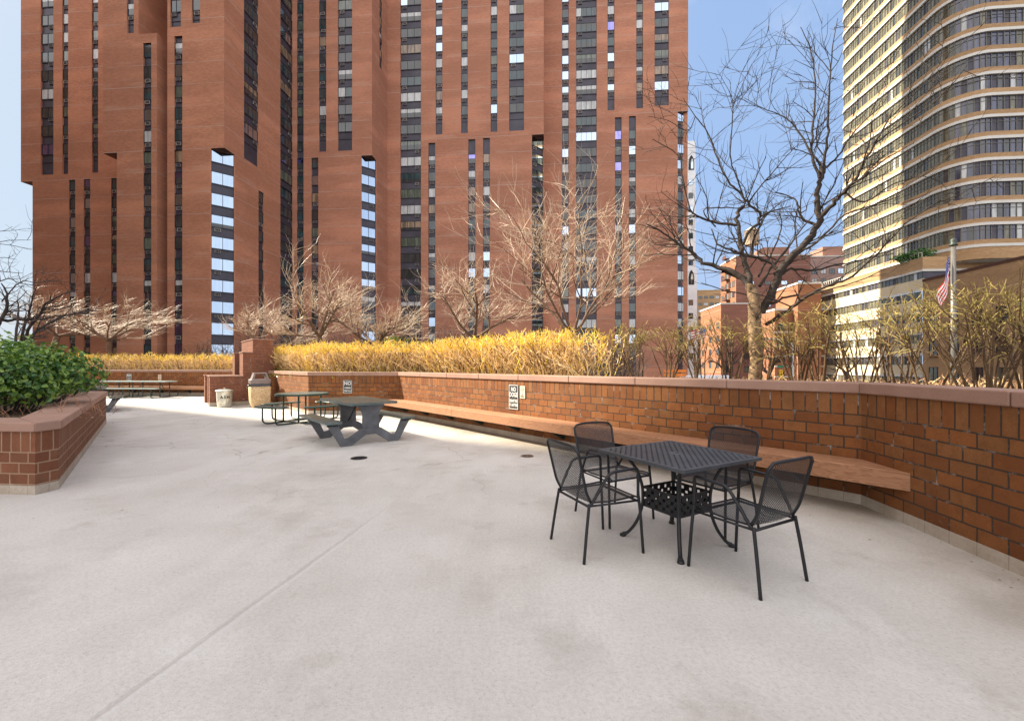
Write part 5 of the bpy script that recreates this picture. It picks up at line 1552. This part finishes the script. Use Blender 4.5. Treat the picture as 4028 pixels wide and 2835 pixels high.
# the large tree behind the right wall
def tp(x, y, dd): return at(2550 + x / 1.2433, y / 1.2433, 7.0 + dd)
T1 = [
    ([tp(520, 1900, 0), tp(522, 1640, 0), tp(522, 1540, 0), tp(515, 1460, 0), tp(503, 1395, 0)], .125, .098, 1.5),
    # right leader
    ([tp(548, 1530, 0), tp(600, 1420, -.05), tp(650, 1320, -.12), tp(720, 1240, -.2), tp(800, 1150, -.28), tp(838, 1060, -.35), tp(820, 970, -.3), tp(842, 890, -.3), tp(856, 820, -.3)], .078, .032, 5),
    ([tp(835, 1075, -.35), tp(900, 1000, -.5), tp(960, 940, -.65), tp(1010, 885, -.8), tp(1060, 790, -.9), tp(1110, 700, -1.0), tp(1190, 560, -1.1)], .042, .010, 9),
    ([tp(835, 870, -.3), tp(800, 760, -.2), tp(806, 640, -.15), tp(816, 500, -.1), tp(815, 370, -.05), tp(792, 240, 0), tp(745, 132, 0)], .026, .005, 6),
    ([tp(858, 850, -.3), tp(872, 720, -.35), tp(882, 560, -.4), tp(890, 365, -.45), tp(905, 210, -.5), tp(926, 92, -.5)], .024, .004, 6),
    ([tp(862, 830, -.3), tp(930, 760, -.4), tp(980, 680, -.5), tp(1050, 600, -.6), tp(1140, 520, -.7)], .02, .006, 9),
    ([tp(890, 350, -.45), tp(850, 300, -.4), tp(800, 250, -.35), tp(735, 203, -.3)], .008, .003, 5),
    ([tp(892, 350, -.45), tp(930, 300, -.5), tp(968, 205, -.55)], .008, .003, 5),
    ([tp(815, 340, -.05), tp(770, 320, 0), tp(712, 292, .05)], .008, .003, 4), ([tp(814, 405, -.05), tp(750, 400, 0), tp(684, 412, .05)], .008, .003, 4),
    ([tp(856, 830, -.3), tp(800, 760, -.15), tp(760, 680, 0), tp(700, 600, .1), tp(640, 560, .2), tp(560, 530, .3), tp(470, 480, .35)], .022, .004, 8),
    ([tp(640, 560, .2), tp(600, 500, .2), tp(582, 435, .2)], .008, .003, 3), ([tp(680, 590, .1), tp(690, 520, .1), tp(672, 430, .1)], .008, .003, 4),
    ([tp(830, 1100, -.33), tp(770, 1080, -.1), tp(735, 1040, .05), tp(730, 990, .1), tp(690, 960, .2), tp(620, 940, .3)], .028, .008, 9),
    # left low limb
    ([tp(503, 1400, 0), tp(450, 1345, .1), tp(370, 1312, .25), tp(270, 1282, .4), tp(210, 1230, .5), tp(130, 1185, .6), tp(60, 1130, .65), tp(-10, 1095, .7)], .055, .012, 8),
    ([tp(260, 1280, .4), tp(180, 1210, .55), tp(155, 1180, .6), tp(90, 1115, .7), tp(0, 1030, .8)], .022, .006, 8),
    ([tp(360, 1312, .25), tp(430, 1345, .2), tp(480, 1370, .1)], .05, .05, 2),
    # middle limbs
    ([tp(503, 1400, 0), tp(478, 1300, .1), tp(462, 1230, .12), tp(447, 1180, .15), tp(437, 1110, .2), tp(442, 1040, .25), tp(470, 1005, .3)], .052, .03, 6),
    ([tp(455, 1200, .12), tp(500, 1130, .05), tp(545, 1070, 0), tp(530, 1030, 0), tp(485, 990, .05), tp(440, 935, .1), tp(390, 890, .15), tp(340, 780, .2), tp(290, 650, .3), tp(230, 570, .35), tp(170, 480, .4)], .032, .006, 8),
    ([tp(490, 990, .05), tp(560, 900, -.1), tp(620, 830, -.2), tp(680, 760, -.3), tp(740, 700, -.35)], .02, .006, 9),
    ([tp(470, 975, .08), tp(430, 860, .1), tp(400, 760, .1), tp(408, 640, .05), tp(415, 540, 0), tp(410, 480, 0), tp(375, 410, 0), tp(337, 342, 0)], .018, .003, 7),
    ([tp(415, 520, 0), tp(450, 440, -.05), tp(480, 370, -.1), tp(507, 312, -.1)], .009, .003, 5),
    ([tp(412, 470, 0), tp(370, 470, .05), tp(333, 445, .1)], .006, .003, 4),
    ([tp(440, 1100, .2), tp(340, 1090, .35), tp(250, 1060, .45), tp(205, 1020, .5), tp(165, 860, .55), tp(145, 760, .6), tp(20, 680, .65)], .028, .006, 9),
    ([tp(330, 1110, .35), tp(270, 1030, .3), tp(360, 1015, .25), tp(440, 1020, .2)], .016, .01, 6),
    ([tp(290, 660, .3), tp(262, 560, .3), tp(256, 445, .3)], .009, .003, 5), ([tp(230, 570, .35), tp(190, 640, .4), tp(100, 590, .45), tp(0, 570, .5)], .010, .004, 6),
    ([tp(640, 1315, -.12), tp(560, 1270, .05), tp(490, 1250, .2), tp(400, 1222, .3), tp(340, 1195, .4), tp(310, 1120, .5)], .034, .012, 7),
    ([tp(500, 1250, .2), tp(520, 1160, .3), tp(560, 1080, .35), tp(600, 1030, .4)], .025, .01, 7),
    ([tp(545, 1400, 0), tp(620, 1290, .2), tp(700, 1190, .4), tp(740, 1130, .5), tp(800, 1060, .6)], .028, .01, 8),
    ([tp(540, 1350, .1), tp(600, 1240, .3), tp(650, 1120, .4), tp(640, 1040, .5)], .022, .008, 8),
    # right low limbs
    ([tp(575, 1585, 0), tp(640, 1545, -.1), tp(720, 1490, -.25), tp(800, 1432, -.4), tp(900, 1392, -.55), tp(1000, 1350, -.7), tp(1119, 1240, -.9), tp(1250, 1100, -1.1)], .038, .010, 6),
    ([tp(560, 1500, 0), tp(620, 1475, -.05), tp(690, 1450, -.1), tp(735, 1442, -.12)], .026, .02, 3),
    ([tp(650, 1345, -.1), tp(700, 1312, -.1), tp(800, 1325, -.2), tp(900, 1300, -.3), tp(1050, 1268, -.5), tp(1200, 1240, -.7)], .026, .008, 6),
    ([tp(720, 1240, -.2), tp(800, 1200, -.35), tp(900, 1110, -.5), tp(960, 1050, -.6), tp(1080, 1010, -.7), tp(1230, 960, -.9)], .024, .007, 8),
    ([tp(1000, 895, -.8), tp(1060, 860, -.95), tp(1160, 780, -1.1), tp(1300, 700, -1.3)], .018, .006, 8),
    ([tp(960, 945, -.65), tp(1060, 985, -.8), tp(1200, 900, -1.0), tp(1350, 860, -1.2)], .016, .006, 7),
    ([tp(1110, 700, -1.0), tp(1250, 600, -1.2), tp(1420, 480, -1.4), tp(1560, 320, -1.5)], .014, .005, 6),
    ([tp(1200, 560, -1.1), tp(1330, 430, -1.3), tp(1470, 260, -1.4)], .010, .004, 5),
    ([tp(1250, 1100, -1.1), tp(1380, 1010, -1.2), tp(1520, 950, -1.3), tp(1700, 860, -1.4)], .012, .004, 7),
]
PT1 = dict(PT, pull=Vector((0, 0, .05)), n=[0, 0, 0, 4, 2], lr=.6, rmin=.0042, wander=.09)
limbs_tree('bare_tree', 'big dark bare tree with forked flaky trunk rising behind the right hand wall', Vector((3.9, 7.0, 1.0)), T1, (MAT['bark_trunk'], MAT['bark']), 41, PT1, twig_L=(.25, .95), tl=.9, onetrunk=True, rk=.84)

# hedges
def hedge(name, label, path, width, z0, z1, n, seed, thin=None, tips=4, mats=None, hvar=.1):
    rng = random.Random(seed)
    base = path[0].copy(); base.z = z0
    t = thing(name, label, 'hedge', tuple(base))
    seg = [(path[i + 1] - path[i]).length for i in range(len(path) - 1)]; tot = sum(seg)
    b = MB()
    for k in range(n):
        s = rng.random()
        if thin and rng.random() > thin(s): continue
        d = s * tot; i = 0
        while i < len(seg) - 1 and d > seg[i]: d -= seg[i]; i += 1
        c = path[i].lerp(path[i + 1], min(1, d / seg[i])); dr = (path[i + 1] - path[i]).normalized(); nr = Vector((-dr.y, dr.x, 0))
        w = rng.uniform(-.5, .5) * width
        p = c + nr * w * .8 - base; p.z = rng.uniform(-.05, .1)
        H = (z1 - z0) * min(.99, rng.uniform(.55, 1.3)) + rng.gauss(0, hvar * .5) + .04 * math.sin(s * 31) + .02 * math.sin(s * 83 + 1)
        if abs(w) > width * .42: H *= .95
        low = rng.random() < .45
        if low: p.z = (z1 - z0) * rng.uniform(.15, .7)
        m = rng.choices((0, 1, 2), (5, 3.0, 2.6))[0]
        pts = [p.copy()]; q = p.copy()
        ns = 4; dirn = Vector((rng.gauss(0, .3), rng.gauss(0, .3), 1))
        step = max(.08, (H - p.z)) / ns
        for j in range(ns):
            dirn = (dirn + Vector((rng.gauss(0, .42), rng.gauss(0, .42), .12))).normalized()
            q = q + dirn * step; pts.append(q.copy())
        r = rng.uniform(.0055, .0105)
        hi = q.z / (z1 - z0)
        b.tube(pts, [r * 1.15, r, r, r * .85, r * .55], 3, 2 if (m == 2 and hi < .9) else (1 if hi > .8 and rng.random() < .6 else 0), caps=False, smooth=False)
        for _ in range(tips):
            tt = rng.uniform(.3, .95); e, td = along(pts, tt)
            nd = rot_about(td, rand_perp(td, rng), R(rng.uniform(25, 80))); nd.z = nd.z * .6 + .22
            L = rng.uniform(.06, .22); f = e + nd.normalized() * L
            f.z = min(f.z, (z1 - z0) * 1.04 + rng.uniform(0, .05))
            g = e.lerp(f, .5) + Vector((rng.gauss(0, .02), rng.gauss(0, .02), rng.gauss(0, .02)))
            hh = f.z / (z1 - z0)
            b.tube([e, g, f], [r * .75, r * .65, r * .45], 3, 1 if hh > .68 and rng.random() < .75 else (0 if rng.random() < .6 + .3 * hh else 2), caps=False, smooth=False)
    b.build('foliage', mats or [MAT['straw'], MAT['straw_tip'], MAT['straw_brown']], t)
    return t
off = 1.05
hp = [Vector((-9.55, 17.95, 0)), C_ + Vector((.55, 1.0, 0)), A_ + Vector((.75, .85, 0)), B_ + dirv(-40) * 8.0 + dirv(50) * off, B_ + dirv(-40) * 4.2 + dirv(50) * (off + .15)]
hedge('hedge', 'dense straw yellow twig hedge above the long bench wall', hp, .75, 1.05, 2.33, 4200, 51, hvar=.04, thin=lambda s: 1 if s < .92 else max(.2, 1 - (s - .92) * 9))
hedge('hedge', 'pale straw twig hedge above the far shaded wall', [FL + Vector((-1, 1.3, 0)), F0 + Vector((0, 1.4, 0)), F1 + Vector((2.6, 1.2, 0))], 1.0, 1.05, 2.17, 2600, 52, hvar=.04)

# open shrubs on the right
def shrub(label, base, n, H, spread, seed, r=.016):
    rng = random.Random(seed)
    t = thing('bare_shrub', label, 'shrub', tuple(base), 0, 'bare upright shrubs behind the right hand wall')
    bs, bt = MB(), MB()
    for k in range(n):
        az = rng.uniform(0, 2 * math.pi); rad = rng.uniform(.02, .13)
        p = Vector((math.cos(az) * rad, math.sin(az) * rad, -.05))
        d = Vector((math.cos(az) * rng.uniform(.02, spread), math.sin(az) * rng.uniform(.02, spread), 1)).normalized()
        L = H * rng.uniform(.5, .72)
        pts, rd, dd = limb(bs, rng, p, d, L, r * rng.uniform(.55, 1.1), .7, 6, .06, Vector((0, 0, .02)), 5)
        for f in range(rng.randint(2, 4)):
            q, td = along(pts, rng.uniform(.45, .999))
            nd = rot_about(td, rand_perp(td, rng), R(rng.uniform(15, 50)))
            p2, r2, d2 = limb(bs, rng, q, nd, max(.15, (H - q.z)) * rng.uniform(.6, .95), rd[-1] * .6, .5, 4, .12, Vector((0, 0, .05)), 4)
            for g in range(rng.randint(3, 5)):
                q3, td3 = along(p2, rng.uniform(.3, .999))
                nd3 = rot_about(td3, rand_perp(td3, rng), R(rng.uniform(25, 65)))
                L3 = rng.uniform(.08, .24)
                if q3.z + nd3.z * L3 > H * 1.05: L3 *= .5
                p4, r4, d4 = limb(bt, rng, q3, nd3, L3, .0045, .6, 2, .12, Vector((0, 0, .04)), 3)
                for h_ in range(rng.randint(1, 2)):
                    q5, td5 = along(p4, rng.uniform(.3, .999))
                    limb(bt, rng, q5, rot_about(td5, rand_perp(td5, rng), R(rng.uniform(30, 60))), rng.uniform(.03, .08), .0038, .6, 2, .1, Vector((0, 0, .03)), 3, 0)
    bs.build('stem', MAT['shrub_stem'], t); bt.build('crown', MAT['shrub_tip'], t)
    return t
def gx(x, D): return Vector(((x - CX) / FPX * D, D, 1.05))
for (x, D, n, H, sp, lab) in (
    (2430, 8.6, 7, 1.30, .35, 'shaded bare shrub where the yellow hedge thins out'),
    (2520, 8.2, 7, 1.32, .35, 'slim bare shrub just right of the end of the yellow hedge'),
    (2625, 7.9, 8, 1.33, .38, 'bare shrub in front of the orange barriers'),
    (2758, 7.5, 9, 1.36, .42, 'bare shrub with a thick dark stem left of the big tree'),
    (2872, 7.2, 8, 1.36, .38, 'bare shrub immediately left of the flaky trunk'),
    (3010, 7.6, 7, 1.30, .35, 'thin bare shrub immediately right of the flaky trunk'),
    (3140, 6.7, 9, 1.38, .42, 'bare shrub between the big tree and the cream striped podium'),
    (3225, 6.5, 7, 1.36, .40, 'bare shrub at the left edge of the cream striped podium'),
    (3385, 6.1, 10, 1.42, .45, 'bushy bare shrub behind the corner of the wall'),
    (3528, 5.7, 12, 1.42, .40, 'many stemmed bare shrub left of the flagpole'),
    (3665, 5.3, 8, 1.40, .5, 'bare shrub with forked stem in front of the flag'),
    (3880, 4.5, 16, 1.46, .55, 'largest fan shaped bare shrub at the right edge'),
    (4060, 4.3, 10, 1.42, .5, 'bare shrub cut off by the right edge of the picture')):
    shrub(lab, gx(x, D), n, H, sp, int(x), .017 if x < 3300 else .015)
# litter of dry twigs and leaves at the foot of the shrubs
rng = random.Random(9); b = MB()
for k in range(2600):
    s = rng.random()
    x = rng.uniform(2450, 4300); D = rng.uniform(5.2, 11) if x < 3300 else rng.uniform(4.6, 9)
    p = gx(x, D); p.z = 1.06
    if x > 3350 and p.x < 4.2: continue
    w = Vector((p.x - B_.x, p.y - B_.y, 0)); 
    if w.dot(dirv(50)) < .5 or (p.y < 5 and p.x < 4.3): continue
    d = Vector((rng.gauss(0, 1), rng.gauss(0, 1), abs(rng.gauss(0, .7)))).normalized(); L = rng.uniform(.08, .3)
    b.tube([p, p + d * L * .5 + Vector((0, 0, .02)), p + d * L], [.005, .004, .003], 3, rng.randint(0, 2), caps=False, smooth=False)
tag(b.build('dry_undergrowth', [MAT['dry'], MAT['straw'], MAT['straw_brown']]), kind='stuff')
# brushwood below the towers
b = MB(); rng = random.Random(19)
for k in range(2600):
    D = rng.uniform(26, 34); x = rng.uniform(760, 2500); p = gx(x, D); p.z = .2
    H = rng.uniform(.8, 3.2) * (1.25 if 1000 < x < 1900 else .9)
    d = Vector((rng.gauss(0, .45), rng.gauss(0, .45), 1)).normalized()
    pts, rd, dd = limb(b, rng, p, d, H, .02, .5, 4, .14, Z3, 3)
    for g in range(3):
        q, td = along(pts, rng.uniform(.3, .99)); limb(b, rng, q, rot_about(td, rand_perp(td, rng), R(rng.uniform(25, 60))), H * .4, .012, .4, 2, .1, Z3, 3)
tag(b.build('undergrowth', MAT['twig']), kind='stuff')
# street trees far off
PS = dict(PV, lev=4, n=[0, 5, 4, 3], rmin=.02, lr=.6, wander=.13, trop=[Z3] + [Vector((0, 0, .05))] * 4, minz=0)
for (x, D, lab, sd_) in ((3040, 46, 'dark bare street tree across the road behind the flaky trunk', 5), (2850, 55, 'small bare street tree left of the flaky trunk across the road', 6), (3330, 50, 'bare street tree before the cream striped podium', 7)):
    c = at(x, 1440, D); tree('street_tree', lab, Vector((c.x, c.y, ZG)), sd_, PS, 2.6, .28, (MAT['twig'], MAT['twig']), (.03, 0, 1), 'bare street trees', 4, 2.4, (15, 50))

# leafy evergreen bushes
def leaf_bush(label, base, rad, H, n, seed, mats=('leaf_a', 'leaf_b'), leaf=.074, name='evergreen_bush', stems=True):
    rng = random.Random(seed)
    t = thing(name, label, 'bush', tuple(base))
    b, bs = MB(), MB()
    lumps = [(Vector((rng.uniform(-.75, .75) * rad[0], rng.uniform(-.75, .75) * rad[1], rng.uniform(.38, .72) * H)), rng.uniform(.30, .48)) for _ in range(16)]
    k = 0
    while k < n:
        c, lr = rng.choice(lumps)
        v = Vector((rng.gauss(0, 1), rng.gauss(0, 1), rng.gauss(0, 1))).normalized()
        q = rng.random() ** .28
        p = c + Vector((v.x * rad[0] * lr, v.y * rad[1] * lr, v.z * H * lr * .8)) * q * 1.2
        if p.z < .02 or p.z > H: continue
        k += 1
        out = (v + Vector((0, 0, .45)) + Vector((rng.gauss(0, .5), rng.gauss(0, .5), rng.gauss(0, .4)))).normalized()
        a = out.orthogonal().normalized(); a = rot_about(a, out, rng.uniform(0, 6.28)); c2 = out.cross(a)
        L = leaf * rng.uniform(.65, 1.2); W = L * .36; droop = out * (-L * .18)
        f = [p, p + a * L * .3 + c2 * W, p + a * L * .72 + c2 * W * .85 + droop * .4, p + a * L + droop, p + a * L * .72 - c2 * W * .85 + droop * .4, p + a * L * .3 - c2 * W]
        fold = out * (W * .35)
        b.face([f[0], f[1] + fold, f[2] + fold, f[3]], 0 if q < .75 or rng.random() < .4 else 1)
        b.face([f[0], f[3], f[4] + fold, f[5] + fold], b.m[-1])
    if stems:
        for _ in range(46):
            p = Vector((rng.uniform(-.5, .5) * rad[0], rng.uniform(-.5, .5) * rad[1], 0)); d = Vector((p.x, p.y, rng.uniform(.5, 1.3))).normalized()
            pts, rd, dd = limb(bs, rng, p, d, H * rng.uniform(.5, .8), .011, .4, 4, .12, Z3, 4)
            for g in range(3):
                q, td = along(pts, rng.uniform(.3, .95)); limb(bs, rng, q, rot_about(td, rand_perp(td, rng), R(45)), H * .3, .006, .4, 3, .1, Z3, 3)
        bs.build('stem', MAT['twig'], t)
    b.build('foliage', [MAT[m] for m in mats], t)
    return t
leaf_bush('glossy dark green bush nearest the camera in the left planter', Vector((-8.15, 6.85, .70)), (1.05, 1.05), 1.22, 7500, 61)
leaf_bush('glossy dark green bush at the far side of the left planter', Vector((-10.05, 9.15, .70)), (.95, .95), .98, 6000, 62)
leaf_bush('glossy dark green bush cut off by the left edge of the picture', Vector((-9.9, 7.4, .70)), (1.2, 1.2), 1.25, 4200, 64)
leaf_bush('small yellow green bush peeping above the yellow hedge', Vector(((1561 - CX) / FPX * 16.5, 16.5, 1.3)), (.55, .5), 1.3, 1800, 63, ('leaf_b', 'leaf_c'), .05, stems=False)
leaf_bush('small green shrub on the podium terrace of the tan building', ab(53.3, 69, 16.7), (1.3, 2.6), 1.8, 700, 65, ('leaf_a', 'leaf_a'), .35, stems=False)
# ground ivy along the foot of the yellow hedge
rng = random.Random(71); b = MB()
for k in range(1500):
    s = rng.random() ** 1.5
    p = hp[0].lerp(hp[1], s * 1.0) if rng.random() < .7 else hp[1].lerp(hp[2], rng.random())
    p = p + Vector((rng.gauss(0, .25), -.75 + rng.gauss(0, .12), 0)); p.z = 1.06 + abs(rng.gauss(0, .1))
    out = Vector((rng.gauss(0, .6), rng.gauss(0, .6), 1)).normalized(); a = rot_about(out.orthogonal().normalized(), out, rng.uniform(0, 6.28)); c2 = out.cross(a)
    L = rng.uniform(.04, .08); b.face([p, p + a * L * .5 + c2 * L * .4, p + a * L, p + a * L * .5 - c2 * L * .4], rng.randint(0, 1))
tag(b.build('ground_ivy', [MAT['leaf_b'], MAT['leaf_c']]), kind='stuff')
# dead stalks on the left planter
b = MB(); rng = random.Random(8)
for k in range(60):
    p = Vector((rng.uniform(-8, -6.2), rng.uniform(5.6, 7.2), .70))
    limb(b, rng, p, Vector((rng.gauss(0, .6), rng.gauss(0, .6), .8)).normalized(), rng.uniform(.1, .4), .005, .5, 3, .2, Z3, 3)
for k in range(700):
    p = Vector((rng.uniform(-11, -6.0), rng.uniform(5.5, 10.5), .705)); a = R(rng.uniform(0, 360)); L = rng.uniform(.02, .06)
    b.face([p, p + Vector((math.cos(a) * L, math.sin(a) * L, .008)), p + Vector((math.cos(a + .6) * L, math.sin(a + .6) * L, .004))])
tag(b.build('dry_leaf_litter', MAT['dry']), kind='stuff')

# a few dry leaf bits on the deck, mostly blown against the walls
b = MB(); rng = random.Random(88)
for k in range(200):
    if k < 170:
        p = B_ + dirv(-40) * rng.uniform(-.2, 10) + dirv(-130) * abs(rng.gauss(.12, .35)) if k < 110 else B_ + dirv(185) * rng.uniform(0, 4) + dirv(-85) * abs(rng.gauss(.05, .15))
    else: p = Vector((rng.uniform(-5, 3.2), rng.uniform(3.2, 9), 0))
    a = R(rng.uniform(0, 360)); L_ = rng.uniform(.006, .015); u_ = Vector((math.cos(a), math.sin(a), 0)); v_ = Vector((-u_.y, u_.x, 0))
    z_ = Vector((0, 0, .004)); b.face([p + z_, p + u_ * L_ + v_ * L_ * .35 + z_ * 2, p + u_ * L_ * 2 + z_, p + u_ * L_ - v_ * L_ * .35 + z_ * 1.5])
tag(b.build('dry_leaf_litter', MAT['dry']), kind='stuff')

# ------------------------------------------------------------------ sky, sun, camera
FILL_SKY = 7.0; SKYMAX = 3.7
W = bpy.data.worlds.new('World'); S.world = W; W.use_nodes = True
nt = W.node_tree; nt.nodes.clear()
out = nt.nodes.new('ShaderNodeOutputWorld'); bg = nt.nodes.new('ShaderNodeBackground'); sk = nt.nodes.new('ShaderNodeTexSky')
sk.sky_type = 'NISHITA'; sk.sun_disc = False; sk.sun_elevation = R(SUN_EL); sk.sun_rotation = R(SUN_AZ)
sk.air_density = 1.0; sk.dust_density = 1.6; sk.ozone_density = 1.3
tc = nt.nodes.new('ShaderNodeTexCoord'); mp = nt.nodes.new('ShaderNodeMapping'); mp.inputs['Scale'].default_value = (1.2, 1.6, 4.5); mp.inputs['Rotation'].default_value = (0, 0, R(25))
nz = nt.nodes.new('ShaderNodeTexNoise'); nz.inputs['Scale'].default_value = 2.0; nz.inputs['Detail'].default_value = 7; nz.inputs['Roughness'].default_value = .62; nz.inputs['Distortion'].default_value = .6
mr = nt.nodes.new('ShaderNodeMapRange'); mr.inputs[1].default_value = .48; mr.inputs[2].default_value = .78; mr.inputs[3].default_value = 0; mr.inputs[4].default_value = .5
L = nt.links.new
def mrange(src, a, b_, c_, d_):
    k = nt.nodes.new('ShaderNodeMapRange'); k.interpolation_type = 'SMOOTHSTEP'
    for i_, v_ in enumerate((a, b_, c_, d_)): k.inputs[i_ + 1].default_value = v_
    L(src, k.inputs[0]); return k.outputs[0]
mx = nt.nodes.new('ShaderNodeMix'); mx.data_type = 'RGBA'
mx.inputs[7].default_value = (7.6, 7.7, 7.9, 1)
L = nt.links.new
L(tc.outputs['Generated'], mp.inputs[0]); L(mp.outputs[0], nz.inputs['Vector']); L(nz.outputs[0], mr.inputs[0]); L(mr.outputs[0], mx.inputs[0]); L(sk.outputs[0], mx.inputs[6])
sx = nt.nodes.new('ShaderNodeSeparateXYZ'); L(tc.outputs['Generated'], sx.inputs[0])
def mth(op, a, b_):
    k = nt.nodes.new('ShaderNodeMath'); k.operation = op; L(a, k.inputs[0])
    if hasattr(b_, 'is_output'): L(b_, k.inputs[1])
    else: k.inputs[1].default_value = b_
    return k.outputs[0]
spc = nt.nodes.new('ShaderNodeSeparateColor'); L(mx.outputs[2], spc.inputs[0])
mxc = mth('MAXIMUM', mth('MAXIMUM', spc.outputs[0], spc.outputs[1]), spc.outputs[2])
dv = nt.nodes.new('ShaderNodeMath'); dv.operation = 'DIVIDE'; L(mxc, dv.inputs[1])
dt = nt.nodes.new('ShaderNodeVectorMath'); dt.operation = 'DOT_PRODUCT'; L(tc.outputs['Generated'], dt.inputs[0])
dt.inputs[1].default_value = (sd.x * math.cos(R(SUN_EL)), sd.y * math.cos(R(SUN_EL)), math.sin(R(SUN_EL)))
L(mrange(dt.outputs['Value'], .935, .985, SKYMAX, 40.0), dv.inputs[0])      # let the glow round the sun through
lim = mth('MINIMUM', dv.outputs[0], 1.0)
lc = nt.nodes.new('ShaderNodeVectorMath'); lc.operation = 'SCALE'; L(mx.outputs[2], lc.inputs[0]); L(lim, lc.inputs['Scale'])
pale = nt.nodes.new('ShaderNodeMix'); pale.data_type = 'RGBA'; pale.inputs[0].default_value = .76; pale.inputs[7].default_value = (1.22, 2.05, 3.75, 1)
L(lc.outputs[0], pale.inputs[6])
pcol = nt.nodes.new('ShaderNodeMix'); pcol.data_type = 'RGBA'; pcol.inputs[6].default_value = (1.75, 2.68, 3.85, 1); pcol.inputs[7].default_value = (1.15, 2.0, 3.75, 1)
sxa = nt.nodes.new('ShaderNodeSeparateXYZ'); L(tc.outputs['Generated'], sxa.inputs[0])
mra = nt.nodes.new('ShaderNodeMapRange'); L(sxa.outputs[0], mra.inputs[0])
for i_, v_ in enumerate((-.75, .35, 0, 1)): mra.inputs[i_ + 1].default_value = v_
L(mra.outputs[0], pcol.inputs[0]); L(pcol.outputs[2], pale.inputs[7])
fill_mask = mth('MAXIMUM', mrange(sx.outputs[1], .12, -.35, 0, 1), mrange(sx.outputs[2], .72, .9, 0, 1))  # unseen bright sky behind and overhead, added as fill light
nz2 = nt.nodes.new('ShaderNodeTexNoise'); nz2.inputs['Scale'].default_value = 2.6; nz2.inputs['Detail'].default_value = 5; L(tc.outputs['Generated'], nz2.inputs['Vector'])
fill_mask = mth('MULTIPLY', fill_mask, mrange(sx.outputs[0], .75, .1, .6, 1))
fill_mask = mth('MULTIPLY', fill_mask, mrange(nz2.outputs[0], .3, .55, .45, 1))
mx2 = nt.nodes.new('ShaderNodeMix'); mx2.data_type = 'RGBA'; mx2.inputs[7].default_value = (FILL_SKY * .9, FILL_SKY, FILL_SKY * 1.14, 1)
L(fill_mask, mx2.inputs[0]); L(pale.outputs[2], mx2.inputs[6])
wb = nt.nodes.new('ShaderNodeMix'); wb.data_type = 'RGBA'; wb.blend_type = 'MULTIPLY'; wb.inputs[0].default_value = 1; wb.inputs[7].default_value = (1.15, 1.0, .88, 1)
L(mx2.outputs[2], wb.inputs[6]); L(wb.outputs[2], bg.inputs[0]); L(bg.outputs[0], out.inputs[0])
bg.inputs[1].default_value = .28

sun = bpy.data.lights.new('sun', 'SUN'); sun.energy = 14.0; sun.angle = R(.53); sun.color = (1.0, .90, .72)
so = bpy.data.objects.new('sun', sun); COL.objects.link(so)
tv = Vector((sd.x * math.cos(R(SUN_EL)), sd.y * math.cos(R(SUN_EL)), math.sin(R(SUN_EL))))
so.rotation_euler = tv.to_track_quat('Z', 'Y').to_euler(); so.location = (0, 0, 30)

cam = bpy.data.cameras.new('camera'); cam.sensor_width = 36; cam.sensor_fit = 'HORIZONTAL'
cam.lens = FPX / 4028 * 36; cam.shift_y = (HY - 2835 / 2) / 4028; cam.clip_start = .05; cam.clip_end = 4000
co = bpy.data.objects.new('camera', cam); COL.objects.link(co)
co.location = (0, 0, HC); co.rotation_euler = (R(90), 0, 0)
S.camera = co
S.view_settings.view_transform = 'Standard'; S.view_settings.look = 'None'; S.view_settings.exposure = 0; S.view_settings.gamma = 1
S.cycles.max_bounces = 6; S.cycles.transparent_max_bounces = 24; S.cycles.use_denoising = True
